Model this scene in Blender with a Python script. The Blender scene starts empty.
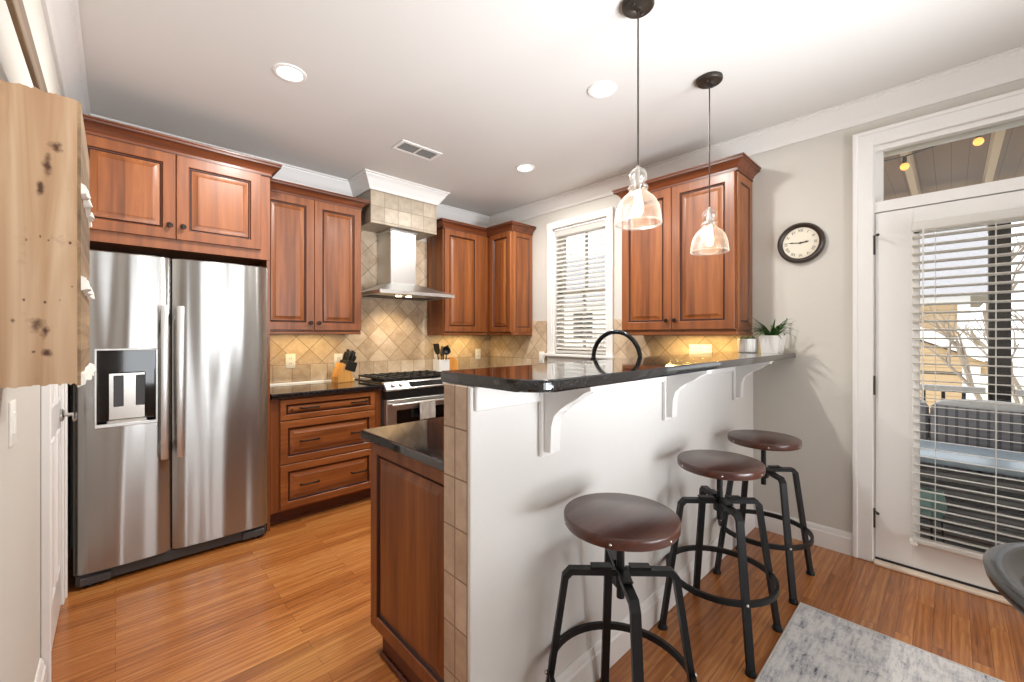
import bpy, bmesh, math, random
from mathutils import Vector, Matrix
random.seed(7)
PI = math.pi
R = math.radians
SC = bpy.context.scene
COL = SC.collection

# ------------------------------------------------------------------ camera, sky, sun, added fill lamps, exposure
CAM_H = 1.306
YAW = R(46.4758)
cd = bpy.data.cameras.new('camera')
cd.sensor_width = 36.0
cd.lens = 417.65 / 1024 * 36.0
cd.shift_y = -(341.0 - 335.83) / 1024
cd.clip_start = 0.02
cam = bpy.data.objects.new('camera', cd)
COL.objects.link(cam)
cam.location = (0, 0, CAM_H)
cam.rotation_euler = (PI / 2, 0, YAW - PI / 2)
SC.camera = cam

wd = bpy.data.worlds.new('sky')
SC.world = wd
wd.use_nodes = True
wn = wd.node_tree.nodes
bg = wn['Background']
bg.inputs['Color'].default_value = (0.90, 0.95, 1.0, 1)
bg.inputs['Strength'].default_value = 2.4

sd = bpy.data.lights.new('sun', 'SUN')
sd.energy = 2.4
sd.angle = R(2)
sd.color = (1, 0.95, 0.88)
sun = bpy.data.objects.new('sun', sd)
COL.objects.link(sun)
sun.rotation_euler = Vector((0.42, -0.62, -0.66)).to_track_quat('-Z', 'Y').to_euler()


def area(name, loc, target, sx, sy, power, color=(1, 1, 1), spread=None):
    l = bpy.data.lights.new(name, 'AREA')
    l.shape = 'RECTANGLE'
    l.size = sx
    l.size_y = sy
    l.energy = power
    l.color = color
    if spread:
        l.spread = spread
    o = bpy.data.objects.new(name, l)
    COL.objects.link(o)
    o.location = loc
    d = Vector(target) - Vector(loc)
    o.rotation_euler = d.to_track_quat('-Z', 'Y').to_euler()
    return o


# area lamps added at unseen openings behind the camera to stand in for daylight
DAY_FILL = []
for wx, pw in ((0.55, 24), (2.3, 32)):
    DAY_FILL.append(area('daylight', (wx, -3.72, 1.35), (wx, 0, 1.25), 0.9, 1.8, pw, (0.94, 0.97, 1.0)))
# unseen fill lamp added behind the camera, bounced off the ceiling for brightness
area('bounce_fill', (1.55, -1.6, 0.95), (1.3, 1.05, 2.67), 1.3, 1.3, 54, (0.92, 0.96, 1.0), R(78))

SC.view_settings.view_transform = 'Standard'
SC.view_settings.look = 'None'
SC.view_settings.exposure = 0.05
SC.view_settings.gamma = 1
SC.view_settings.use_curve_mapping = False
SC.cycles.use_denoising = True
SC.cycles.max_bounces = 10
SC.cycles.diffuse_bounces = 5
SC.cycles.glossy_bounces = 5
SC.cycles.transmission_bounces = 8
SC.cycles.transparent_max_bounces = 16
SC.cycles.caustics_reflective = False
SC.cycles.caustics_refractive = False
SC.cycles.sample_clamp_indirect = 6


# ------------------------------------------------------------------ colours and materials
def lin(c):
    out = []
    for v in c[:3]:
        v = v / 255.0
        out.append(v / 12.92 if v <= 0.04045 else ((v + 0.055) / 1.055) ** 2.4)
    return (*out, 1.0)


def mk(name):
    m = bpy.data.materials.new(name)
    m.use_nodes = True
    nt = m.node_tree
    return m, nt, nt.nodes['Principled BSDF']


def N(nt, t, **kw):
    n = nt.nodes.new(t)
    for k, v in kw.items():
        if k in n.inputs:
            n.inputs[k].default_value = v
        else:
            setattr(n, k, v)
    return n


def L(nt, a, b):
    nt.links.new(a, b)


def plain(name, col, rough=0.5, metal=0.0, coat=0.0, noise=0.03, nscale=60, bump=0.0):
    m, nt, b = mk(name)
    b.inputs['Roughness'].default_value = rough
    b.inputs['Metallic'].default_value = metal
    b.inputs['Coat Weight'].default_value = coat
    tc = N(nt, 'ShaderNodeTexCoord')
    n = N(nt, 'ShaderNodeTexNoise', Scale=nscale, Detail=3.0)
    L(nt, tc.outputs['Object'], n.inputs['Vector'])
    mx = N(nt, 'ShaderNodeMix', data_type='RGBA')
    c = lin(col)
    mx.inputs['A'].default_value = tuple(max(0, v * (1 - noise)) for v in c[:3]) + (1,)
    mx.inputs['B'].default_value = tuple(min(1, v * (1 + noise)) for v in c[:3]) + (1,)
    L(nt, n.outputs['Fac'], mx.inputs['Factor'])
    L(nt, mx.outputs['Result'], b.inputs['Base Color'])
    if bump:
        bp = N(nt, 'ShaderNodeBump', Strength=bump, Distance=0.002)
        L(nt, n.outputs['Fac'], bp.inputs['Height'])
        L(nt, bp.outputs['Normal'], b.inputs['Normal'])
    return m


def math_node(nt, op, a, b=None, c=None):
    n = N(nt, 'ShaderNodeMath', operation=op)
    for i, v in enumerate((a, b, c)):
        if v is None:
            continue
        if hasattr(v, 'is_linked'):
            L(nt, v, n.inputs[i])
        else:
            n.inputs[i].default_value = v
    return n.outputs[0]


def wood(name, c_dark, c_mid, c_light, axis='z', rough=0.4, coat=0.1, board=0.11, bvar=0.22, grain=1.0):
    """Stained wood: grain runs along AXIS, glued boards vary a little across it."""
    m, nt, b = mk(name)
    b.inputs['Roughness'].default_value = rough
    b.inputs['Coat Weight'].default_value = coat
    b.inputs['Coat Roughness'].default_value = 0.2
    tc = N(nt, 'ShaderNodeTexCoord')
    mp = N(nt, 'ShaderNodeMapping')
    s = {'x': (1.3, 22, 22), 'y': (22, 1.3, 22), 'z': (22, 22, 1.3)}[axis]
    mp.inputs['Scale'].default_value = s
    L(nt, tc.outputs['Object'], mp.inputs['Vector'])
    n1 = N(nt, 'ShaderNodeTexNoise', Scale=1.0, Detail=6.0, Roughness=0.6, Distortion=0.6 * grain)
    L(nt, mp.outputs['Vector'], n1.inputs['Vector'])
    sep = N(nt, 'ShaderNodeSeparateXYZ')
    L(nt, tc.outputs['Object'], sep.inputs[0])
    if axis == 'z':
        across = math_node(nt, 'ADD', sep.outputs['X'], sep.outputs['Y'])
    elif axis == 'x':
        across = math_node(nt, 'ADD', sep.outputs['Z'], sep.outputs['Y'])
    else:
        across = math_node(nt, 'ADD', sep.outputs['X'], sep.outputs['Z'])
    fl = math_node(nt, 'FLOOR', math_node(nt, 'DIVIDE', across, board))
    wnz = N(nt, 'ShaderNodeTexWhiteNoise', noise_dimensions='1D')
    L(nt, fl, wnz.inputs['W'])
    ramp = N(nt, 'ShaderNodeValToRGB')
    e = ramp.color_ramp.elements
    e[0].position = 0.25
    e[0].color = lin(c_dark)
    e[1].position = 0.8
    e[1].color = lin(c_light)
    k = e.new(0.52)
    k.color = lin(c_mid)
    f = math_node(nt, 'ADD', n1.outputs['Fac'], math_node(nt, 'MULTIPLY', math_node(nt, 'SUBTRACT', wnz.outputs['Value'], 0.5), bvar))
    L(nt, f, ramp.inputs['Fac'])
    L(nt, ramp.outputs['Color'], b.inputs['Base Color'])
    bp = N(nt, 'ShaderNodeBump', Strength=0.06, Distance=0.002)
    L(nt, n1.outputs['Fac'], bp.inputs['Height'])
    L(nt, bp.outputs['Normal'], b.inputs['Normal'])
    return m


def oak_floor():
    m, nt, b = mk('oak_floor')
    b.inputs['Coat Weight'].default_value = 0.35
    b.inputs['Coat Roughness'].default_value = 0.16
    tc = N(nt, 'ShaderNodeTexCoord')
    br = N(nt, 'ShaderNodeTexBrick', offset=0.37, offset_frequency=2, squash=1.0)
    br.inputs['Scale'].default_value = 1.0
    br.inputs['Brick Width'].default_value = 0.95
    br.inputs['Row Height'].default_value = 0.0575
    br.inputs['Mortar Size'].default_value = 0.0009
    br.inputs['Mortar Smooth'].default_value = 0.4
    br.inputs['Bias'].default_value = 0.0
    br.inputs['Color1'].default_value = (0, 0, 0, 1)
    br.inputs['Color2'].default_value = (1, 1, 1, 1)
    br.inputs['Mortar'].default_value = (0.2, 0.2, 0.2, 1)
    L(nt, tc.outputs['Object'], br.inputs['Vector'])
    # each plank gets its own shift of the grain
    sep = N(nt, 'ShaderNodeSeparateXYZ')
    L(nt, tc.outputs['Object'], sep.inputs[0])
    row = math_node(nt, 'FLOOR', math_node(nt, 'DIVIDE', sep.outputs['Y'], 0.0575))
    comb = N(nt, 'ShaderNodeCombineXYZ')
    L(nt, math_node(nt, 'ADD', math_node(nt, 'MULTIPLY', sep.outputs['X'], 2.2), math_node(nt, 'MULTIPLY', row, 3.7)), comb.inputs[0])
    L(nt, math_node(nt, 'MULTIPLY', sep.outputs['Y'], 34.0), comb.inputs[1])
    bright = N(nt, 'ShaderNodeSeparateColor')
    L(nt, br.outputs['Color'], bright.inputs[0])
    L(nt, math_node(nt, 'MULTIPLY', bright.outputs[0], 5.0), comb.inputs[2])
    n1 = N(nt, 'ShaderNodeTexNoise', Scale=1.0, Detail=7.0, Roughness=0.62, Distortion=2.4)
    L(nt, comb.outputs[0], n1.inputs['Vector'])
    wv = N(nt, 'ShaderNodeTexWave', Scale=0.35, Distortion=9.0, Detail=3.0, wave_type='BANDS', bands_direction='Y')
    wv.inputs['Detail Scale'].default_value = 1.2
    L(nt, comb.outputs[0], wv.inputs['Vector'])
    f = math_node(nt, 'ADD', math_node(nt, 'MULTIPLY', n1.outputs['Fac'], 0.75), math_node(nt, 'MULTIPLY', wv.outputs['Fac'], 0.13))
    f = math_node(nt, 'ADD', f, math_node(nt, 'MULTIPLY', math_node(nt, 'SUBTRACT', bright.outputs[0], 0.5), 0.24))
    ramp = N(nt, 'ShaderNodeValToRGB')
    e = ramp.color_ramp.elements
    e[0].position = 0.16
    e[0].color = lin((116, 64, 26))
    e[1].position = 0.8
    e[1].color = lin((202, 146, 84))
    k = e.new(0.45)
    k.color = lin((164, 99, 46))
    L(nt, f, ramp.inputs['Fac'])
    mx = N(nt, 'ShaderNodeMix', data_type='RGBA')
    mx.inputs['B'].default_value = lin((92, 48, 20))
    L(nt, br.outputs['Fac'], mx.inputs['Factor'])
    L(nt, ramp.outputs['Color'], mx.inputs['A'])
    L(nt, mx.outputs['Result'], b.inputs['Base Color'])
    b.inputs['Roughness'].default_value = 0.3
    bp = N(nt, 'ShaderNodeBump', Strength=0.12, Distance=0.002)
    L(nt, f, bp.inputs['Height'])
    L(nt, bp.outputs['Normal'], b.inputs['Normal'])
    return m


def tile(name, plane, diag, size, origin, c1, c2, c3, grout, size_v=None):
    """Tumbled stone tile on a wall: PLANE 'xz' or 'yz', laid straight or on the diagonal."""
    m, nt, b = mk(name)
    tc = N(nt, 'ShaderNodeTexCoord')
    sep = N(nt, 'ShaderNodeSeparateXYZ')
    L(nt, tc.outputs['Object'], sep.inputs[0])
    a = math_node(nt, 'SUBTRACT', sep.outputs['X' if plane == 'xz' else 'Y'], origin[0])
    z = math_node(nt, 'SUBTRACT', sep.outputs['Z'], origin[1])
    if diag:
        u = math_node(nt, 'MULTIPLY', math_node(nt, 'ADD', a, z), 0.70711)
        v = math_node(nt, 'MULTIPLY', math_node(nt, 'SUBTRACT', z, a), 0.70711)
    else:
        u, v = a, z
    comb = N(nt, 'ShaderNodeCombineXYZ')
    L(nt, math_node(nt, 'ADD', u, 40 * size), comb.inputs[0])
    L(nt, math_node(nt, 'ADD', v, 40 * (size_v or size)), comb.inputs[1])
    br = N(nt, 'ShaderNodeTexBrick', offset=0.0, squash=1.0)
    br.inputs['Scale'].default_value = 1.0
    br.inputs['Brick Width'].default_value = size
    br.inputs['Row Height'].default_value = size_v or size
    br.inputs['Mortar Size'].default_value = 0.0032
    br.inputs['Mortar Smooth'].default_value = 0.5
    br.inputs['Color1'].default_value = (0, 0, 0, 1)
    br.inputs['Color2'].default_value = (1, 1, 1, 1)
    L(nt, comb.outputs[0], br.inputs['Vector'])
    n1 = N(nt, 'ShaderNodeTexNoise', Scale=16.0, Detail=6.0, Roughness=0.65)
    L(nt, tc.outputs['Object'], n1.inputs['Vector'])
    sc = N(nt, 'ShaderNodeSeparateColor')
    L(nt, br.outputs['Color'], sc.inputs[0])
    f = math_node(nt, 'ADD', math_node(nt, 'MULTIPLY', n1.outputs['Fac'], 0.8), math_node(nt, 'MULTIPLY', sc.outputs[0], 0.28))
    ramp = N(nt, 'ShaderNodeValToRGB')
    e = ramp.color_ramp.elements
    e[0].position = 0.3
    e[0].color = lin(c1)
    e[1].position = 0.75
    e[1].color = lin(c3)
    k = e.new(0.52)
    k.color = lin(c2)
    L(nt, f, ramp.inputs['Fac'])
    mx = N(nt, 'ShaderNodeMix', data_type='RGBA')
    mx.inputs['B'].default_value = lin(grout)
    L(nt, br.outputs['Fac'], mx.inputs['Factor'])
    L(nt, ramp.outputs['Color'], mx.inputs['A'])
    L(nt, mx.outputs['Result'], b.inputs['Base Color'])
    b.inputs['Roughness'].default_value = 0.42
    hgt = math_node(nt, 'SUBTRACT', math_node(nt, 'MULTIPLY', n1.outputs['Fac'], 0.15), br.outputs['Fac'])
    bp = N(nt, 'ShaderNodeBump', Strength=0.5, Distance=0.004)
    L(nt, hgt, bp.inputs['Height'])
    L(nt, bp.outputs['Normal'], b.inputs['Normal'])
    return m


def granite():
    m, nt, b = mk('black_granite')
    tc = N(nt, 'ShaderNodeTexCoord')
    v = N(nt, 'ShaderNodeTexVoronoi', Scale=320.0)
    L(nt, tc.outputs['Object'], v.inputs['Vector'])
    n = N(nt, 'ShaderNodeTexNoise', Scale=150.0, Detail=4.0)
    L(nt, tc.outputs['Object'], n.inputs['Vector'])
    ramp = N(nt, 'ShaderNodeValToRGB')
    e = ramp.color_ramp.elements
    e[0].position = 0.5
    e[0].color = lin((13, 13, 14))
    e[1].position = 0.8
    e[1].color = lin((70, 70, 74))
    L(nt, n.outputs['Fac'], ramp.inputs['Fac'])
    L(nt, ramp.outputs['Color'], b.inputs['Base Color'])
    b.inputs['Roughness'].default_value = 0.07
    b.inputs['Coat Weight'].default_value = 0.6
    b.inputs['Coat Roughness'].default_value = 0.04
    return m


def steel(name, axis='x', rough=0.24, col=(200, 200, 198), wave=0.0, grit=0.12):
    m, nt, b = mk(name)
    b.inputs['Metallic'].default_value = 1.0
    b.inputs['Base Color'].default_value = lin(col)
    tc = N(nt, 'ShaderNodeTexCoord')
    mp = N(nt, 'ShaderNodeMapping')
    mp.inputs['Scale'].default_value = {'x': (4, 900, 900), 'z': (900, 900, 4)}[axis]
    L(nt, tc.outputs['Object'], mp.inputs['Vector'])
    n = N(nt, 'ShaderNodeTexNoise', Scale=1.0, Detail=2.0)
    L(nt, mp.outputs['Vector'], n.inputs['Vector'])
    L(nt, math_node(nt, 'ADD', math_node(nt, 'MULTIPLY', n.outputs['Fac'], grit), rough - grit / 2), b.inputs['Roughness'])
    if axis == 'x' and wave:
        b.inputs['Anisotropic'].default_value = 0.85
        b.inputs['Anisotropic Rotation'].default_value = 0.25
        tg = N(nt, 'ShaderNodeTangent', direction_type='RADIAL', axis='Z')
        L(nt, tg.outputs[0], b.inputs['Tangent'])
    if wave:
        w = N(nt, 'ShaderNodeTexNoise', Scale=1.6, Detail=0.0)
        mp2 = N(nt, 'ShaderNodeMapping')
        mp2.inputs['Scale'].default_value = (5.5, 1, 0.3)
        L(nt, tc.outputs['Object'], mp2.inputs['Vector'])
        L(nt, mp2.outputs['Vector'], w.inputs['Vector'])
        bp = N(nt, 'ShaderNodeBump', Strength=wave, Distance=0.05)
        L(nt, w.outputs['Fac'], bp.inputs['Height'])
        L(nt, bp.outputs['Normal'], b.inputs['Normal'])
    return m


def emit(name, col, strength):
    m, nt, b = mk(name)
    b.inputs['Base Color'].default_value = lin(col)
    b.inputs['Emission Color'].default_value = lin(col)
    b.inputs['Emission Strength'].default_value = strength
    return m


def pane(name, tint=(1, 1, 1), refl=0.06):
    m, nt, b = mk(name)
    nt.nodes.remove(b)
    t = N(nt, 'ShaderNodeBsdfTransparent')
    t.inputs['Color'].default_value = (*tint, 1)
    g = N(nt, 'ShaderNodeBsdfGlossy')
    g.inputs['Roughness'].default_value = 0.02
    fr = N(nt, 'ShaderNodeFresnel', IOR=1.45)
    mx = N(nt, 'ShaderNodeMixShader')
    L(nt, math_node(nt, 'MULTIPLY', fr.outputs[0], refl / 0.06), mx.inputs['Fac'])
    L(nt, t.outputs[0], mx.inputs[1])
    L(nt, g.outputs[0], mx.inputs[2])
    L(nt, mx.outputs[0], nt.nodes['Material Output'].inputs['Surface'])
    return m


def seeded_glass():
    """Clear blown glass full of small bubbles."""
    m, nt, b = mk('seeded_glass')
    nt.nodes.remove(b)
    tc = N(nt, 'ShaderNodeTexCoord')
    v = N(nt, 'ShaderNodeTexVoronoi', Scale=120.0)
    L(nt, tc.outputs['Object'], v.inputs['Vector'])
    n = N(nt, 'ShaderNodeTexNoise', Scale=60.0, Detail=2.0)
    L(nt, tc.outputs['Object'], n.inputs['Vector'])
    bp = N(nt, 'ShaderNodeBump', Strength=0.6, Distance=0.003)
    L(nt, math_node(nt, 'ADD', v.outputs['Distance'], n.outputs['Fac']), bp.inputs['Height'])
    t = N(nt, 'ShaderNodeBsdfTransparent')
    t.inputs['Color'].default_value = (0.97, 0.965, 0.955, 1)
    g = N(nt, 'ShaderNodeBsdfGlossy')
    g.inputs['Roughness'].default_value = 0.12
    L(nt, bp.outputs['Normal'], g.inputs['Normal'])
    tr = N(nt, 'ShaderNodeBsdfTranslucent')
    tr.inputs['Color'].default_value = (1, 0.97, 0.92, 1)
    m1 = N(nt, 'ShaderNodeMixShader')
    m1.inputs['Fac'].default_value = 0.35
    L(nt, g.outputs[0], m1.inputs[1])
    L(nt, tr.outputs[0], m1.inputs[2])
    lw = N(nt, 'ShaderNodeLayerWeight', Blend=0.35)
    fac = math_node(nt, 'ADD', math_node(nt, 'MULTIPLY', math_node(nt, 'POWER', lw.outputs['Facing'], 1.3), 0.75), 0.06)
    bub = math_node(nt, 'LESS_THAN', v.outputs['Distance'], 0.22)
    fac = math_node(nt, 'ADD', fac, math_node(nt, 'MULTIPLY', bub, 0.2))
    mx = N(nt, 'ShaderNodeMixShader')
    L(nt, fac, mx.inputs['Fac'])
    L(nt, t.outputs[0], mx.inputs[1])
    L(nt, m1.outputs[0], mx.inputs[2])
    L(nt, mx.outputs[0], nt.nodes['Material Output'].inputs['Surface'])
    return m


def slat_mat():
    """White faux-wood slats that let a little daylight through."""
    m, nt, b = mk('white_slat')
    b.inputs['Base Color'].default_value = lin((238, 236, 232))
    b.inputs['Roughness'].default_value = 0.45
    t = N(nt, 'ShaderNodeBsdfTranslucent')
    t.inputs['Color'].default_value = lin((238, 236, 230))
    mx = N(nt, 'ShaderNodeMixShader')
    mx.inputs['Fac'].default_value = 0.5
    L(nt, b.outputs[0], mx.inputs[1])
    L(nt, t.outputs[0], mx.inputs[2])
    L(nt, mx.outputs[0], nt.nodes['Material Output'].inputs['Surface'])
    return m


def rug_mat():
    m, nt, b = mk('rug_pile')
    tc = N(nt, 'ShaderNodeTexCoord')
    n1 = N(nt, 'ShaderNodeTexNoise', Scale=11.0, Detail=10.0, Roughness=0.78, Distortion=0.6)
    L(nt, tc.outputs['Object'], n1.inputs['Vector'])
    mp = N(nt, 'ShaderNodeMapping')
    mp.inputs['Scale'].default_value = (5, 26, 1)
    L(nt, tc.outputs['Object'], mp.inputs['Vector'])
    n2 = N(nt, 'ShaderNodeTexNoise', Scale=2.0, Detail=6.0, Roughness=0.75)
    L(nt, mp.outputs['Vector'], n2.inputs['Vector'])
    f = math_node(nt, 'MULTIPLY_ADD', n2.outputs['Fac'], 0.5, math_node(nt, 'MULTIPLY', n1.outputs['Fac'], 0.5))
    ramp = N(nt, 'ShaderNodeValToRGB')
    e = ramp.color_ramp.elements
    e[0].position = 0.385
    e[0].color = lin((84, 84, 92))
    e[1].position = 0.54
    e[1].color = lin((214, 211, 208))
    k = e.new(0.44)
    k.color = lin((172, 171, 176))
    L(nt, f, ramp.inputs['Fac'])
    L(nt, ramp.outputs['Color'], b.inputs['Base Color'])
    b.inputs['Roughness'].default_value = 0.95
    n3 = N(nt, 'ShaderNodeTexNoise', Scale=500.0, Detail=2.0)
    L(nt, tc.outputs['Object'], n3.inputs['Vector'])
    bp = N(nt, 'ShaderNodeBump', Strength=0.5, Distance=0.004)
    L(nt, n3.outputs['Fac'], bp.inputs['Height'])
    L(nt, bp.outputs['Normal'], b.inputs['Normal'])
    return m


def pine():
    """Raw knotty pine with nail holes and brown stains."""
    m, nt, b = mk('raw_pine')
    tc = N(nt, 'ShaderNodeTexCoord')
    mp = N(nt, 'ShaderNodeMapping')
    mp.inputs['Scale'].default_value = (26, 26, 1.6)
    L(nt, tc.outputs['Object'], mp.inputs['Vector'])
    n1 = N(nt, 'ShaderNodeTexNoise', Scale=1.0, Detail=5.0, Distortion=0.7)
    L(nt, mp.outputs['Vector'], n1.inputs['Vector'])
    ramp = N(nt, 'ShaderNodeValToRGB')
    e = ramp.color_ramp.elements
    e[0].position = 0.25
    e[0].color = lin((136, 100, 68))
    e[1].position = 0.75
    e[1].color = lin((190, 162, 132))
    k = e.new(0.5)
    k.color = lin((168, 134, 101))
    L(nt, n1.outputs['Fac'], ramp.inputs['Fac'])
    n2 = N(nt, 'ShaderNodeTexNoise', Scale=9.0, Detail=5.0, Roughness=0.7)
    L(nt, tc.outputs['Object'], n2.inputs['Vector'])
    r2 = N(nt, 'ShaderNodeValToRGB')
    r2.color_ramp.elements[0].position = 0.60
    r2.color_ramp.elements[0].color = (0, 0, 0, 1)
    r2.color_ramp.elements[1].position = 0.68
    r2.color_ramp.elements[1].color = (1, 1, 1, 1)
    L(nt, n2.outputs['Fac'], r2.inputs['Fac'])
    sep = N(nt, 'ShaderNodeSeparateXYZ')
    L(nt, tc.outputs['Object'], sep.inputs[0])
    n4 = N(nt, 'ShaderNodeTexNoise', Scale=70.0, Detail=4.0)
    L(nt, tc.outputs['Object'], n4.inputs['Vector'])

    def spot(cx, cz, rx, rz):
        dx = math_node(nt, 'DIVIDE', math_node(nt, 'SUBTRACT', sep.outputs['X'], cx), rx)
        dz = math_node(nt, 'DIVIDE', math_node(nt, 'SUBTRACT', sep.outputs['Z'], cz), rz)
        d = math_node(nt, 'SQRT', math_node(nt, 'ADD', math_node(nt, 'MULTIPLY', dx, dx), math_node(nt, 'MULTIPLY', dz, dz)))
        d = math_node(nt, 'ADD', d, math_node(nt, 'MULTIPLY', math_node(nt, 'SUBTRACT', n4.outputs['Fac'], 0.5), 2.6))
        n = N(nt, 'ShaderNodeMath', operation='SUBTRACT', use_clamp=True)
        n.inputs[0].default_value = 1.25
        L(nt, d, n.inputs[1])
        return n.outputs[0]
    hole = None
    for q in ((0.115, 0.475, 0.009, 0.010), (0.104, 0.436, 0.006, 0.022), (0.094, 0.39, 0.005, 0.016), (0.089, 0.122, 0.013, 0.011), (0.100, 0.110, 0.006, 0.012), (0.102, 0.069, 0.006, 0.008),
              (0.073, 0.17, 0.002, 0.003), (0.1, 0.167, 0.002, 0.003), (0.12, 0.172, 0.002, 0.003), (0.059, 0.131, 0.003, 0.004), (0.105, 0.289, 0.002, 0.003), (0.094, 0.295, 0.002, 0.003), (0.076, 0.285, 0.002, 0.003), (0.085, 0.07, 0.003, 0.003), (0.134, 0.288, 0.002, 0.003), (0.137, 0.2, 0.002, 0.003)):
        h_ = spot(*q)
        hole = h_ if hole is None else math_node(nt, 'MAXIMUM', hole, h_)
    f = math_node(nt, 'MAXIMUM', math_node(nt, 'MULTIPLY', r2.outputs['Color'], 0.25), hole)
    mx = N(nt, 'ShaderNodeMix', data_type='RGBA')
    mx.inputs['B'].default_value = lin((74, 44, 24))
    L(nt, f, mx.inputs['Factor'])
    L(nt, ramp.outputs['Color'], mx.inputs['A'])
    L(nt, mx.outputs['Result'], b.inputs['Base Color'])
    b.inputs['Roughness'].default_value = 0.75
    bp = N(nt, 'ShaderNodeBump', Strength=0.3, Distance=0.003)
    L(nt, n1.outputs['Fac'], bp.inputs['Height'])
    L(nt, bp.outputs['Normal'], b.inputs['Normal'])
    return m


def striped(name, c1, c2, axis, width, frac=0.5, rough=0.7):
    m, nt, b = mk(name)
    tc = N(nt, 'ShaderNodeTexCoord')
    sep = N(nt, 'ShaderNodeSeparateXYZ')
    L(nt, tc.outputs['Object'], sep.inputs[0])
    fr = math_node(nt, 'FRACT', math_node(nt, 'DIVIDE', math_node(nt, 'ADD', sep.outputs[axis], 50 * width), width))
    lt = math_node(nt, 'LESS_THAN', fr, frac)
    mx = N(nt, 'ShaderNodeMix', data_type='RGBA')
    mx.inputs['A'].default_value = lin(c1)
    mx.inputs['B'].default_value = lin(c2)
    L(nt, lt, mx.inputs['Factor'])
    L(nt, mx.outputs['Result'], b.inputs['Base Color'])
    b.inputs['Roughness'].default_value = rough
    return m


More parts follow.
